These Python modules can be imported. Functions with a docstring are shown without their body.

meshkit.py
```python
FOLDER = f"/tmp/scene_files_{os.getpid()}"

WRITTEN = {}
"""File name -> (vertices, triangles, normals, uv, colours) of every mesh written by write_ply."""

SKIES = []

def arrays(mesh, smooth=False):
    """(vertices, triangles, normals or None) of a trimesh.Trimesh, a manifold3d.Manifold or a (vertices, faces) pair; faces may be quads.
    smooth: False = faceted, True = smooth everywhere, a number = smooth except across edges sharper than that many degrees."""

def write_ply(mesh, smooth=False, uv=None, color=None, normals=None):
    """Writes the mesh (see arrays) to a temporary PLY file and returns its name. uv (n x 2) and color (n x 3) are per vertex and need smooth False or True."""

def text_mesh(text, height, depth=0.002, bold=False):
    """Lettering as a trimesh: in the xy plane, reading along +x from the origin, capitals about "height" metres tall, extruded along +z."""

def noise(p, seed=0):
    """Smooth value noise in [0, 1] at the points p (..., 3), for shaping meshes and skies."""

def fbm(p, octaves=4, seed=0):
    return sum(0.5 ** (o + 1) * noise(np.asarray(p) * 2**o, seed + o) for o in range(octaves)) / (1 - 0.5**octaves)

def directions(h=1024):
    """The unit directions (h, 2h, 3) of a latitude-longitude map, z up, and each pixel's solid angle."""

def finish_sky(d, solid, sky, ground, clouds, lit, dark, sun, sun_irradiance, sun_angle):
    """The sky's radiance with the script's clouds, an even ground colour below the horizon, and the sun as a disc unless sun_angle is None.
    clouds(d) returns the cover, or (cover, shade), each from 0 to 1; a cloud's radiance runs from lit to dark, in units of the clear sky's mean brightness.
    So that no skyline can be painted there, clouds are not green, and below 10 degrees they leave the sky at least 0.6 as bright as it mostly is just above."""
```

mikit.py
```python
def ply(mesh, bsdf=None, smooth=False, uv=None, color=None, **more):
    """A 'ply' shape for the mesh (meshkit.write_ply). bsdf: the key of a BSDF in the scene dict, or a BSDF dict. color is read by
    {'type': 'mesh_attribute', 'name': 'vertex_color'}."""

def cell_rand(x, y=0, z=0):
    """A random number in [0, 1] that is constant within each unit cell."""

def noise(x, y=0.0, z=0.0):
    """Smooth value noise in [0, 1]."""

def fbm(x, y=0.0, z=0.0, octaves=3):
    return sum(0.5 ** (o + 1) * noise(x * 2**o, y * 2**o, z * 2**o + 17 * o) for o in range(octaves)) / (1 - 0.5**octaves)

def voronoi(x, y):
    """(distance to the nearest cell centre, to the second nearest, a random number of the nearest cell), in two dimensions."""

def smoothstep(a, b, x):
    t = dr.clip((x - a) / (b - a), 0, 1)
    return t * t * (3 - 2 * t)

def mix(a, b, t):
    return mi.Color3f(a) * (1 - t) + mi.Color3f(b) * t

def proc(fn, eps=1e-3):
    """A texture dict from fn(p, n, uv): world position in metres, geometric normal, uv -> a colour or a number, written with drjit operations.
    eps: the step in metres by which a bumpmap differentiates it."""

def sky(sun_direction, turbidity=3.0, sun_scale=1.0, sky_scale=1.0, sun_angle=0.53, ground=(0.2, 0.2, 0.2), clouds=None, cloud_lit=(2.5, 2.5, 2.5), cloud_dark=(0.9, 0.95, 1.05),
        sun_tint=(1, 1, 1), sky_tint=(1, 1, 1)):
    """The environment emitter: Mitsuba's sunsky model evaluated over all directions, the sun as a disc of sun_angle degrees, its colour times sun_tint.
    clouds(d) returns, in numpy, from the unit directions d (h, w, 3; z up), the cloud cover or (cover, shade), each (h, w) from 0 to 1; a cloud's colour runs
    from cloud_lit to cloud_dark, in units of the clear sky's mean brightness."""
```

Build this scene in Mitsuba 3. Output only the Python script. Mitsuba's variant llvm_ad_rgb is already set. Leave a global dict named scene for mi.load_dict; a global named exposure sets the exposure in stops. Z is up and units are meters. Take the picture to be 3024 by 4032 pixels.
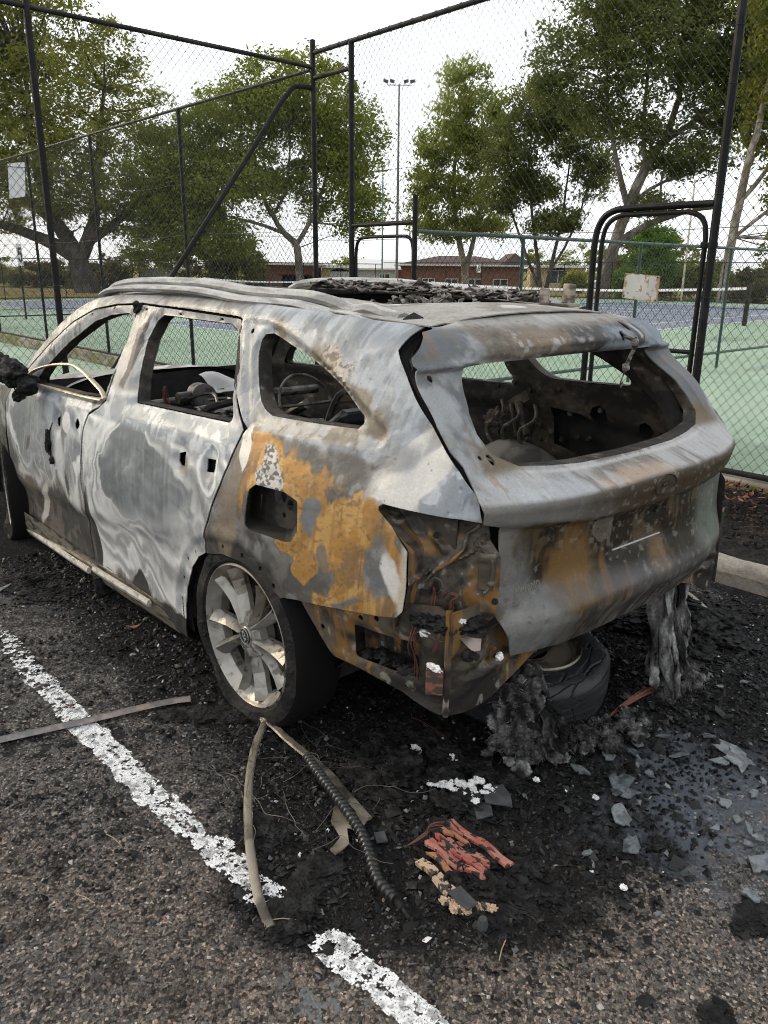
import math, random
import numpy as np, trimesh, shapely, shapely.affinity, drjit as dr, mitsuba as mi
import mikit, meshkit
from mikit import noise, fbm, voronoi, smoothstep, mix, proc
from shapely.geometry import Polygon, LineString, Point, box as sbox
from shapely.ops import unary_union
from scipy.interpolate import PchipInterpolator as PC
from scipy.spatial import Delaunay
random.seed(7); RNG = np.random.RandomState(7)
scene, labels = {}, {}

# ------------------------------------------------------------------ camera, sky, exposure
# axes: x runs towards the front of the parked car, y to its left, z up; the origin is on the ground below its rear axle
EYE = np.array([-2.289, 2.289, 1.601]); YAW, PITCH, ROLL = -0.729, 0.298, 0.010
_f = np.array([math.cos(YAW) * math.cos(PITCH), math.sin(YAW) * math.cos(PITCH), -math.sin(PITCH)])
_r = np.array([math.sin(YAW), -math.cos(YAW), 0]); _u = np.cross(_r, _f)
_up = -_r * math.sin(ROLL) + _u * math.cos(ROLL)
scene['camera'] = {'type': 'perspective', 'fov': 2 * math.degrees(math.atan(1512 / 3100.5)), 'fov_axis': 'x', 'near_clip': 0.05, 'far_clip': 1500.0,
                   'to_world': mi.ScalarTransform4f().look_at(origin=EYE.tolist(), target=(EYE + _f).tolist(), up=_up.tolist())}
exposure = 2.8
SUN_AZ, SUN_EL = math.radians(22), math.radians(24)
def clouds(d):
    n = meshkit.fbm(d * [2.2, 2.2, 5.0], 4, 3)
    return 0.80 + 0.2 * n, np.clip(0.55 - 0.9 * n, 0, 1)
scene['sky'] = mikit.sky((math.cos(SUN_AZ) * math.cos(SUN_EL), math.sin(SUN_AZ) * math.cos(SUN_EL), math.sin(SUN_EL)), turbidity=6, sun_scale=0.24, sun_angle=10,
                         sun_tint=(0.90, 0.97, 1.06), clouds=clouds, cloud_lit=(2.06, 2.10, 2.14), cloud_dark=(1.46, 1.52, 1.58), ground=(0.12, 0.12, 0.11))

# ------------------------------------------------------------------ helpers
used = {}
def num(name):
    used[name] = used.get(name, -1) + 1
    return name if used[name] == 0 else '%s_%03d' % (name, used[name])
def obj(name, mesh, m, parent=None, smooth=30, label=None, cat=None, group=None, kind=None, color=None):
    key = num(name if parent is None else parent + '__' + name)
    scene[key] = mikit.ply(mesh, 'mat ' + m, smooth=smooth, color=color)
    tag(key, label, cat, group, kind)
    return key
def tag(key, label=None, cat=None, group=None, kind=None):
    e = {k: v for k, v in dict(label=label, category=cat, group=group, kind=kind).items() if v}
    if e: labels[key] = e
    return key
def thing(name, label, cat, group=None):
    return tag(num(name), label, cat, group)
def cat(*ms):
    ms = [m for m in ms if m is not None and len(m.faces)]
    v, f, n = [], [], 0
    for m in ms:
        v.append(m.vertices); f.append(m.faces + n); n += len(m.vertices)
    return trimesh.Trimesh(np.vstack(v), np.vstack(f), process=False)
def tm(v, f):
    f = np.asarray(f, int)
    if f.shape[1] == 4: f = np.vstack([f[:, [0, 1, 2]], f[:, [0, 2, 3]]])
    return trimesh.Trimesh(np.asarray(v, float), f, process=False)
def box(lo, hi, cham=0.0):
    lo, hi = np.minimum(lo, hi), np.maximum(lo, hi)
    if cham <= 0:
        m = trimesh.creation.box(hi - lo); m.apply_translation((lo + hi) / 2); return m
    pts = []
    for a in range(3):
        l, h = lo + cham, hi - cham
        l[a], h[a] = lo[a], hi[a]
        pts += [[x, y, z] for x in (l[0], h[0]) for y in (l[1], h[1]) for z in (l[2], h[2])]
    return trimesh.Trimesh(np.array(pts)).convex_hull
def obox(c, size, ax, az=(0, 0, 1), cham=0.0):
    """a box round c with its length along ax"""
    ax = np.asarray(ax, float); ax = ax / np.linalg.norm(ax); az = np.asarray(az, float)
    ay = np.cross(az, ax); ay /= np.linalg.norm(ay); az = np.cross(ax, ay)
    s = np.asarray(size, float) / 2
    m = box(-s, s, cham); m.vertices = np.asarray(m.vertices) @ np.array([ax, ay, az]) + np.asarray(c, float); return m
def tube(path, r, n=8, caps=True, flat=None):
    """a tube along a polyline; r a number or one per point; flat=(a, b, up) squashes the section"""
    P = np.asarray(path, float); k = len(P); r = np.broadcast_to(np.asarray(r, float), (k,))
    t = np.gradient(P, axis=0); t /= np.linalg.norm(t, axis=1, keepdims=True) + 1e-12
    up = np.array([0, 0, 1.0]) if abs(t[0][2]) < 0.9 else np.array([1.0, 0, 0])
    if flat is not None and len(flat) > 2: up = np.asarray(flat[2], float)
    a = np.arange(n) * 2 * np.pi / n; V = []; u = up
    for i in range(k):
        w = np.cross(t[i], u); w /= np.linalg.norm(w) + 1e-12; u = np.cross(w, t[i])
        fa, fb = (1, 1) if flat is None else flat[:2]
        V.append(P[i] + r[i] * (fa * np.cos(a)[:, None] * w + fb * np.sin(a)[:, None] * u))
    V = np.vstack(V); i = np.arange(n); F = []
    for s in range(k - 1):
        A = s * n + i; B = s * n + (i + 1) % n
        F.append(np.c_[A, B, B + n, A + n])
    m = tm(V, np.vstack(F))
    if caps:
        f2 = [[0, j + 1, j] for j in range(1, n - 1)] + [[(k - 1) * n, (k - 1) * n + j, (k - 1) * n + j + 1] for j in range(1, n - 1)]
        m = trimesh.Trimesh(m.vertices, np.vstack([m.faces, f2]), process=False)
    return m
def smoothpath(pts, step=0.05):
    """a Catmull-like curve through the points"""
    P = np.asarray(pts, float); s = np.r_[0, np.cumsum(np.linalg.norm(np.diff(P, axis=0), axis=1))]
    q = np.linspace(0, s[-1], max(2, int(s[-1] / step) + 1))
    return np.c_[tuple(PC(s, P[:, i])(q) for i in range(P.shape[1]))]
def grid(nu, nv, fn):
    """a sheet from fn(u, v) with u, v in 0..1"""
    u, v = np.meshgrid(np.linspace(0, 1, nu), np.linspace(0, 1, nv), indexing='ij')
    V = np.stack(fn(u.ravel(), v.ravel()), -1); i, j = np.meshgrid(np.arange(nu - 1), np.arange(nv - 1), indexing='ij')
    a = (i * nv + j).ravel(); return tm(V, np.c_[a, a + nv, a + nv + 1, a + 1])
def mirror(m):
    m = trimesh.Trimesh(np.asarray(m.vertices) * [1, -1, 1], np.asarray(m.faces)[:, ::-1], process=False); return m
def fbm3(p, s, o=4, seed=0): return meshkit.fbm(np.asarray(p) * s, o, seed) - 0.5
def lump(c, r, seed, amp=0.5, sub=3, freq=2.0):
    m = trimesh.creation.icosphere(subdivisions=sub); v = np.asarray(m.vertices)
    n = fbm3(v + seed * 3.7, freq, 4, seed)
    m.vertices = v * (1 + amp * 2 * n)[:, None] * np.asarray(r, float) + np.asarray(c, float); return m
def tri2d(poly, res):
    """points and triangles filling a polygon with holes"""
    polys = getattr(poly, 'geoms', [poly]); VV, FF, n0 = [], [], 0
    for pg in polys:
        if pg.area < res * res * 0.3: continue
        rings = [pg.exterior, *pg.interiors]; B = []
        for rg in rings:
            c = np.asarray(rg.coords)[:-1]; cc = np.vstack([c, c[:1]])
            for a, b in zip(cc[:-1], cc[1:]):
                k = max(1, int(math.ceil(np.linalg.norm(b - a) / res)))
                B.append(a + (b - a) * (np.arange(k) / k)[:, None])
        B = np.vstack(B); x0, y0, x1, y1 = pg.bounds
        gx, gy = np.meshgrid(np.arange(x0, x1, res), np.arange(y0, y1, res * 0.866)); gx = gx + (np.arange(gx.shape[0]) % 2)[:, None] * res / 2
        G = np.c_[gx.ravel(), gy.ravel()]; G += (np.random.RandomState(1).rand(*G.shape) - .5) * res * 0.15
        inn = pg.buffer(-res * 0.45)
        if not inn.is_empty: G = G[shapely.contains_xy(inn, G[:, 0], G[:, 1])]
        else: G = G[:0]
        P = np.vstack([B, G]); T = Delaunay(P).simplices; c = P[T].mean(1)
        T = T[shapely.contains_xy(pg, c[:, 0], c[:, 1])]
        ar = (lambda a, b: a[:, 0] * b[:, 1] - a[:, 1] * b[:, 0])(P[T[:, 1]] - P[T[:, 0]], P[T[:, 2]] - P[T[:, 0]]); T = T[np.abs(ar) > 1e-9]; ar = ar[np.abs(ar) > 1e-9]
        T[ar < 0] = T[ar < 0][:, ::-1]
        VV.append(P); FF.append(T + n0); n0 += len(P)
    return np.vstack(VV), np.vstack(FF)
def solidify(V, F, thick):
    """gives a sheet a thickness, on the side its triangles face away from"""
    fn = np.cross(V[F[:, 1]] - V[F[:, 0]], V[F[:, 2]] - V[F[:, 0]]); N = np.zeros_like(V)
    for k in range(3): np.add.at(N, F[:, k], fn)
    N /= np.linalg.norm(N, axis=1, keepdims=True) + 1e-12
    n = len(V); E = np.vstack([F[:, [0, 1]], F[:, [1, 2]], F[:, [2, 0]]]); key = np.sort(E, 1)
    _, idx, cnt = np.unique(key[:, 0].astype(np.int64) * n + key[:, 1], return_index=True, return_counts=True)
    e = E[idx[cnt == 1]]
    side = np.c_[e[:, 1], e[:, 0], e[:, 0] + n, e[:, 1] + n]
    return tm(np.vstack([V, V - N * thick]), np.vstack([F, F[:, ::-1] + n, side[:, [0, 1, 2]], side[:, [0, 2, 3]]]))
def panel_y(poly, fn, res=0.02, thick=0.004):
    """sheet over (x, z) at y = fn(x, z), facing +y"""
    P, F = tri2d(poly, res); V = np.c_[P[:, 0], fn(P[:, 0], P[:, 1]), P[:, 1]]
    return solidify(V, F[:, ::-1], thick)
def panel_x(poly, fn, res=0.02, thick=0.004):
    """sheet over (y, z) at x = fn(y, z), facing -x"""
    P, F = tri2d(poly, res); V = np.c_[fn(P[:, 0], P[:, 1]), P[:, 0], P[:, 1]]
    return solidify(V, F[:, ::-1], thick)
def panel_z(poly, fn, res=0.02, thick=0.004):
    P, F = tri2d(poly, res); V = np.c_[P[:, 0], P[:, 1], fn(P[:, 0], P[:, 1])]
    return solidify(V, F, thick) if thick else tm(V, F)
def roundpoly(pts, r=0.02):
    p = Polygon(pts).buffer(0); return p.buffer(-r).buffer(2 * r).buffer(-r) if r else p

# ------------------------------------------------------------------ materials
def sstep(a, b, x): return smoothstep(a, b, x)
def blob(u, v, cu, cv, ru, rv, w=0.0, soft=0.25):
    r = dr.sqrt(dr.square((u - cu) / ru) + dr.square((v - cv) / rv)) + w
    return 1 - smoothstep(1 - soft, 1 + soft, r)
def seg(u, v, a, b):
    """distance to a segment"""
    du, dv = b[0] - a[0], b[1] - a[1]; L = du * du + dv * dv
    t = dr.clip(((u - a[0]) * du + (v - a[1]) * dv) / L, 0, 1)
    return dr.sqrt(dr.square(u - a[0] - t * du) + dr.square(v - a[1] - t * dv))
def mat(name, color, rough=0.6, metallic=0.0, spec=0.5, bump=None, bs=0.002, eps=1e-3, two=True, **kw):
    b = {'type': 'principled', 'roughness': proc(rough) if callable(rough) else rough, 'metallic': metallic, 'specular': spec, **kw}
    b['base_color'] = proc(color) if callable(color) else {'type': 'rgb', 'value': list(color)}
    if bump is not None: b = {'type': 'bumpmap', 'arbitrary': proc(bump, eps), 'scale': bs, 'bsdf': b}
    scene['mat ' + name] = {'type': 'twosided', 'bsdf': b} if two else b
    return name
G_, LG, WH = (.165, .175, .182), (.33, .345, .355), (.62, .60, .56)
DK, BR, ORG, TN, SOOT = (.030, .028, .026), (.115, .086, .062), (.43, .215, .055), (.50, .45, .37), (.012, .012, .012)
def band(v, c, w): return dr.exp(-dr.square((v - c) / w))
def warp(x, z, s, k=0.):
    return fbm(x * s + 1.7 + k, z * s, .3 + k, 5) - .5, fbm(x * s + 9.2, z * s + k, 5.1, 5) - .5
def door_color(p, n, uv):
    x, z = p.x, p.z
    a1, b1 = warp(x * .8, z, 1.7); st = fbm(x * 52, z * 3.2, 2., 4) - .5; sp = noise(x * 170, z * 170, p.y * 170) - .5
    X = x + 1.1 * a1; Z = z + 1.1 * b1 + .012 * st; a2 = fbm(X * 5, Z * 5, 7.3, 3) - .5; b2 = fbm(X * 5 + 7, Z * 5, 2.3, 3) - .5; X = X + .16 * a2; Z = Z + .20 * b2
    w2 = fbm(X * 15, Z * 15, 4.1, 4) - .5; rear = sstep(1.40, 1.36, x)
    cx = dr.lerp(mi.Float(2.00), mi.Float(.72), rear); cz = dr.lerp(mi.Float(.78), mi.Float(.72), rear)
    t = dr.sqrt(dr.square((X - cx) / .50) + dr.square((Z - cz) / .36)) + .03 * w2
    q = t * 3.4 + a2 * 2.4; fl = dr.floor(q); f = q - fl; rk = mikit.cell_rand(fl + 43, 3, rear); rk2 = mikit.cell_rand(fl + 93, 5, rear)
    g1 = mix((.150, .162, .172), (.245, .258, .27), sstep(-.12, .14, a2 + st * .25 + w2 * .3))
    c = g1
    rkp = mikit.cell_rand(fl + 42, 3, rear); rks = dr.lerp(rkp, rk, sstep(.0, .35, f)); lt = mix((.23, .24, .247), (.47, .475, .475), sstep(.2, .9, rks)); c = mix(c, mix(lt, g1, sstep(.2, .6, f) * sstep(1., .75, f) * .7), sstep(.50, .80, t))
    c = mix(c, (.74, .745, .735), sstep(.60, .1, f) * sstep(.0, .16, f) * sstep(.5, .8, t) * (.40 + .60 * sstep(.2, .7, rk2)))
    c = mix(c, (.68, .685, .675), sstep(.02, .20, b2) * sstep(.3, .9, t) * .75); c = mix(c, (.15, .158, .165), sstep(.06, .2, a1 + a2 * .4) * sstep(1.0, .7, t - .3) * .6)
    c = mix(c, (.58, .53, .45), sstep(.62, .36, Z) * sstep(.7, 1.0, t) * .35 * (1 - rear) + sstep(.55, .3, Z) * .15)
    c = mix(c, (.60, .60, .585), sstep(.62, .70, noise(X * 70, Z * 4, 1.)) * sstep(.0, .2, a2 + .08) * sstep(.95, .8, z) * .35)
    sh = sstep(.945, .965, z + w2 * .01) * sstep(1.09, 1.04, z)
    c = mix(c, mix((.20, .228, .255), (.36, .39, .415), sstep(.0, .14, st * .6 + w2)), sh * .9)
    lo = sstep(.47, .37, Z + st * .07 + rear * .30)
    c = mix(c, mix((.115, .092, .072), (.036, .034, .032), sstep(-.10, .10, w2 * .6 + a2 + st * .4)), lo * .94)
    c = mix(c, (.50, .475, .42), blob(x + (z - .35) * .9 + a2 * .1, z + w2 * .03, 2.08, .36, .050, .15, 0., .25) * (1 - rear))
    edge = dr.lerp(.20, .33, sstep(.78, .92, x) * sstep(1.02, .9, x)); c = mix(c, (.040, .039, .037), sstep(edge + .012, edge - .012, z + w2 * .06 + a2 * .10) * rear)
    c = mix(c, (.045, .043, .041), blob(x + a2 * .15, z, 1.37, .36, .045, .24, st * .4, .15)); c = mix(c, (.075, .07, .064), blob(x + a2 * .2, z, 2.56, .38, .13, .34, st * .4, .3) * .85)
    c = mix(c, (.055, .05, .045), blob(x + a2 * .1, z + a2 * .05, 1.30, 1.01, .018, .04, st * .6, .2) * .8); c = mix(c, (.06, .056, .052), blob(x, z, 1.60, .56, .022, .07, st * 1.1, .2) * .85); c = mix(c, (.08, .072, .062), blob(x + (z - .7) * .6, z, 2.14, .68, .028, .05, w2, .2) * .85)
    c = mix(c, (.17, .12, .07), blob(x, z, .40, .885, .045, .04, w2, .5) * .65); c = mix(c, (.76, .75, .73), (blob(x, z, .215, .92, .075, .10, w2, .12) - blob(x, z, .215, .92, .058, .08, w2, .15)) * .9)
    c = mix(c, DK, blob(x, z, 1.66, .87, .03, .045, w2, .3) * .9); c = mix(c, (.72, .71, .69), blob(x, z, 1.57, .88, .05, .055, w2 * .8, .10) * .75); c = mix(c, (.64, .63, .61), blob(x, z, 1.66, .70, .05, .14, st * .6, .3) * .6)
    fr = sstep(1.06, 1.12, z); f2 = fbm(x * 10, z * 10, 7.7, 5) - .5
    cf = mix((.255, .255, .25), (.42, .42, .41), sstep(-.14, .16, f2 + st * .3)); cf = mix(cf, (.10, .092, .085), sstep(.09, .22, f2 + st * .3) * .8)
    cf = mix(cf, (.055, .05, .046), blob(x + f2 * .12, z, 1.06, 1.24, .030, .20, f2, .15) * .9)
    c = mix(c, cf, fr)
    return c * (1 + sp * .12 + st * .10)
def metal_rough(p, n, uv): return .40 + .22 * fbm(p.x * 24, p.y * 24, p.z * 24, 3)
def dent_bump(p, n, uv): return fbm(p.x * 38, p.y * 38, p.z * 38, 4) + .8 * fbm(p.x * 9, p.y * 9, p.z * 9, 2)
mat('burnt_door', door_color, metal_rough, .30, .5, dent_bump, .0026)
def quarter_color(p, n, uv):
    x0, z0 = p.x, p.z
    a1, b1 = warp(x0, z0, 3.2, 1.); st = fbm(x0 * 64, z0 * 5, 3., 4) - .5; sp = noise(x0 * 190, p.y * 190, z0 * 190) - .5
    x = x0 + .34 * a1; z = z0 + .34 * b1 + .012 * st; a2, b2 = warp(x, z, 13, 4.); x = x + .06 * a2; z = z + .06 * b2
    w2 = fbm(x0 * 21, z0 * 21, 5.1, 5) - .5; pit = noise(x0 * 110, p.y * 110, z0 * 110) * .6 + .4 * noise(x0 * 48, 3., z0 * 48)
    c = mix((.165, .180, .196), (.265, .285, .305), sstep(-.22, .22, a2 + a1 * .8 + st * .5 + w2 * .4)); c = mix(c, (.40, .43, .46), sstep(-.02, .14, w2 + a1 * .4 + st * .3) * .45); c = mix(c, (.15, .155, .16), sstep(.08, .24, b2 + w2 * .5) * .4)
    c = mix(c, (.50, .50, .48), sstep(1.40, 1.45, z) * sstep(-.08, .1, a1) * .6)
    c = mix(c, mix((.10, .082, .062), (.30, .275, .25), sstep(.42, .60, pit)), blob(x, z, -.30, 1.345, .075, .07, sp * .4, .16) * .9)
    e = dr.minimum(seg(x0, z0, (.06, 1.405), (-.50, 1.20)), seg(x0, z0, (-.5, 1.2), (-.58, 1.14))) + w2 * .05
    c = mix(c, mix((.155, .125, .085), (.30, .29, .27), sstep(-.05, .12, w2 + a2 * .5)), sstep(.046, .018, e) * .85)
    e2 = seg(x0, z0, (.0, 1.10), (-.52, 1.115)) + w2 * .03; c = mix(c, mix((.18, .155, .12), (.36, .35, .33), sstep(-.05, .10, w2)), sstep(.034, .012, e2) * .85)
    low = sstep(1.085, 1.06, z0 + w2 * .03 - (x0 + .3) * .03)
    d = mix((.085, .080, .074), (.17, .165, .155), sstep(-.12, .14, a2 + w2 * .6)); d = mix(d, (.25, .25, .245), sstep(.10, .17, b2 + w2 * .3) * .6)
    B = lambda *q: blob(x, z, *q)
    m = dr.maximum
    ora = m(B(-.22, 1.025, .25, .05, st * .3, .3), B(-.55, .885, .15, .13, st * .2, .14)); ora = m(ora, B(-.37, .905, .11, .13, st * .25, .12)); ora = m(ora, B(-.14, .985, .12, .07, st * .3, .4)); ora = m(ora, B(-.40, .745, .055, .075, 0., .10))
    ora = m(ora, B(-.585, .76, .075, .15, st * .2, .12)); ora = m(ora, B(-.63, .645, .17, .055, st * .2, .15)); ora = m(ora, B(-.73, .78, .045, .14, 0., .35) * .9); ora = m(ora, B(-.02, .90, .040, .10, st * .4, .4) * .8); ora = m(ora, B(-.49, .64, .05, .035, 0., .2))
    rust = mix((.36, .185, .045), (.20, .118, .055), sstep(-.16, .16, a1 + a2 * .8 + st * .4)); rust = mix(rust, (.44, .26, .085), sstep(.02, .20, st * .5 + b2)); rust = mix(rust, (.13, .09, .055), sstep(.56, .72, pit) * sstep(-.05, .15, b1 + w2) * .55)
    soot_ = sstep(.82, .68, z) * sstep(-.44, -.22, x); d = mix(d, mix((.028, .026, .024), (.065, .058, .051), sstep(-.05, .12, w2 * .5 + a2)), soot_ * .92)
    d = mix(d, (.19, .15, .11), B(.06, .84, .085, .17, st * .5, .25) * .8)
    d = mix(d, (.06, .048, .035), band(ora, .45, .22) * .45); g_ = (pit - .5) * .55 + w2 * .8; d = mix(d, (.14, .105, .065), sstep(.05, .5, ora + g_ * .6) * .8); d = mix(d, rust, sstep(.25, .85, ora + g_))
    d = mix(d, mix((.125, .128, .128), (.20, .20, .195), sstep(-.08, .1, w2)), B(-.668, .745, .065, .085, w2 * .5, .22)); d = mix(d, (.66, .64, .60), B(-.715, .725, .026, .070, w2, .35) * .85)
    d = mix(d, (.15, .155, .16), B(-.405, .925, .032, .045, w2 * .6, .2)); d = mix(d, (.15, .15, .15), B(-.56, .655, .04, .016, w2, .25)); d = mix(d, (.12, .115, .11), B(-.47, .80, .02, .07, w2, .2) * .8)
    mt = B(-.21, .99, .09, .06, w2 * .8, .1); d = mix(d, mix((.085, .085, .085), (.42, .41, .39), sstep(.38, .58, pit)), mt)
    d = mix(d, (.68, .665, .63), B(.03, 1.015, .045, .045, w2, .15) * .85)
    d = mix(d, (.55, .49, .40), sstep(-.742, -.768, x0 + w2 * .02) * sstep(.9, .85, z0) * .8)
    c = mix(c, d, low * m(sstep(.965, .945, z0 + w2 * .02), sstep(-.70, -.62, x)))
    pal = m(B(-.765, 1.07, .085, .19, 0., .16), B(-.72, 1.005, .14, .075, 0., .16))
    pc = mix((.60, .58, .54), (.34, .335, .325), sstep(-.08, .14, a1 + b2 * .7)); c = mix(c, pc, pal * .95); c = mix(c, (.10, .095, .09), band(pal, .5, .2) * .25)
    c = mix(c, (.225, .225, .225), m(B(-.70, 1.09, .06, .05, 0., .45), B(-.755, 1.17, .025, .05, 0., .45)) * .8)
    c = mix(c, mix((.24, .26, .28), (.44, .46, .48), sstep(.0, .1, w2)), B(-.89, .99, .06, .10, w2, .1) * .85)
    f = sstep(.016, .0, seg(x0, z0, (.055, 1.06), (.31, 1.43)) - .03); c = mix(c, mix((.46, .45, .43), (.24, .245, .245), sstep(-.04, .06, w2)), f * .6 * sstep(1.0, 1.08, z0))
    c = mix(c, mix((.18, .172, .16), (.38, .38, .37), sstep(-.16, .14, a2 + w2 * .6)), sstep(.3, .4, x0) * sstep(1.0, 1.1, z0))
    dots = sstep(.90, .93, noise(x0 * 60, p.y * 60, z0 * 60)); c = mix(c, (.09, .085, .08), dots * .5)
    return c * (1 + sp * .16 + st * .14)
mat('burnt_quarter', quarter_color, metal_rough, .25, .5, dent_bump, .0026)
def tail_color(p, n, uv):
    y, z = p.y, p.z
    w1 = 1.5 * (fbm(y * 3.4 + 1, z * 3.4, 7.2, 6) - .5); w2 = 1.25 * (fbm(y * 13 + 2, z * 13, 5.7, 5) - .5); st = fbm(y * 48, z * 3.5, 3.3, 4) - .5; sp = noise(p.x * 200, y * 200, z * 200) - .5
    c = mix((.060, .041, .021), (.021, .015, .010), sstep(-.10, .12, w1 + st * .5)); c = mix(c, (.115, .082, .048), sstep(.06, .2, w2 + st * .7) * .6)  # scorch browns, set darker in place of blocked sky reflection
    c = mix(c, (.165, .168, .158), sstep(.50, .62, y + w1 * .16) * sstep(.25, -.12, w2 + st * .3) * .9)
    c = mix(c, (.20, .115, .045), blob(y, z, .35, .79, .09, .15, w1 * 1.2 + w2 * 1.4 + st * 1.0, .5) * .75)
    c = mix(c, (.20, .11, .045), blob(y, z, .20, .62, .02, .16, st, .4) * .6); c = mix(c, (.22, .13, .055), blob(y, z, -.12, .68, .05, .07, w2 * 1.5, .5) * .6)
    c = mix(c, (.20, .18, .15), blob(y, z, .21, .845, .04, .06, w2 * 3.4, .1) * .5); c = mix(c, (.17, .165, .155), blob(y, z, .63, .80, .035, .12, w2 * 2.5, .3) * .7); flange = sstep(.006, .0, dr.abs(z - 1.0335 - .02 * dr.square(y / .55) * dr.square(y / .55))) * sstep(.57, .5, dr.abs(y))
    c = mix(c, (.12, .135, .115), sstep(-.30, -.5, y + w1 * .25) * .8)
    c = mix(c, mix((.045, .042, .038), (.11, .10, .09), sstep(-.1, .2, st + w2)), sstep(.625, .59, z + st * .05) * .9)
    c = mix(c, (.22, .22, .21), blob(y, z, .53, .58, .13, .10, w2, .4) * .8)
    c = mix(c, (.125, .122, .125), blob(y, z - y * .08, .05, .635, .50, .035, w2 * .5, .8) * .6)  # painted sheen: pale grey band along the lower bulge
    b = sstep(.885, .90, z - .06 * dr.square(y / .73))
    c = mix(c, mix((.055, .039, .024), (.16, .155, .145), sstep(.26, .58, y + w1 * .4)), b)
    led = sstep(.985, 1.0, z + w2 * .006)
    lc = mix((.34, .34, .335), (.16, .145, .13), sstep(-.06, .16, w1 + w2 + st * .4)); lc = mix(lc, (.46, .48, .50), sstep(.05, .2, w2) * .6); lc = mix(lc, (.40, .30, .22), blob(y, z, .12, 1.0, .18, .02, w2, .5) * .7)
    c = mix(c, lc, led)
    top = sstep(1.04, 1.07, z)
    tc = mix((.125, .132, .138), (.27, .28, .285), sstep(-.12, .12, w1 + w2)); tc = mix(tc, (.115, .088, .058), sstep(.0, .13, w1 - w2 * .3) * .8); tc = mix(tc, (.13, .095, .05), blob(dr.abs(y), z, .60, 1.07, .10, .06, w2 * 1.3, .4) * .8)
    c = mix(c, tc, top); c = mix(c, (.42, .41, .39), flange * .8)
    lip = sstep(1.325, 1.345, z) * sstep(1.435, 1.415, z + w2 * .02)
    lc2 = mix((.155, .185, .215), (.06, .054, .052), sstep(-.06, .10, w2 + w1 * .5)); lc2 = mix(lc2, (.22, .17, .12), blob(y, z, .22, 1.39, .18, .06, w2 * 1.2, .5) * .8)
    lc2 = mix(lc2, (.42, .41, .40), sstep(.16, .26, w2) * .7); c = mix(c, lc2, lip * sstep(.46, .30, y))
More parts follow.
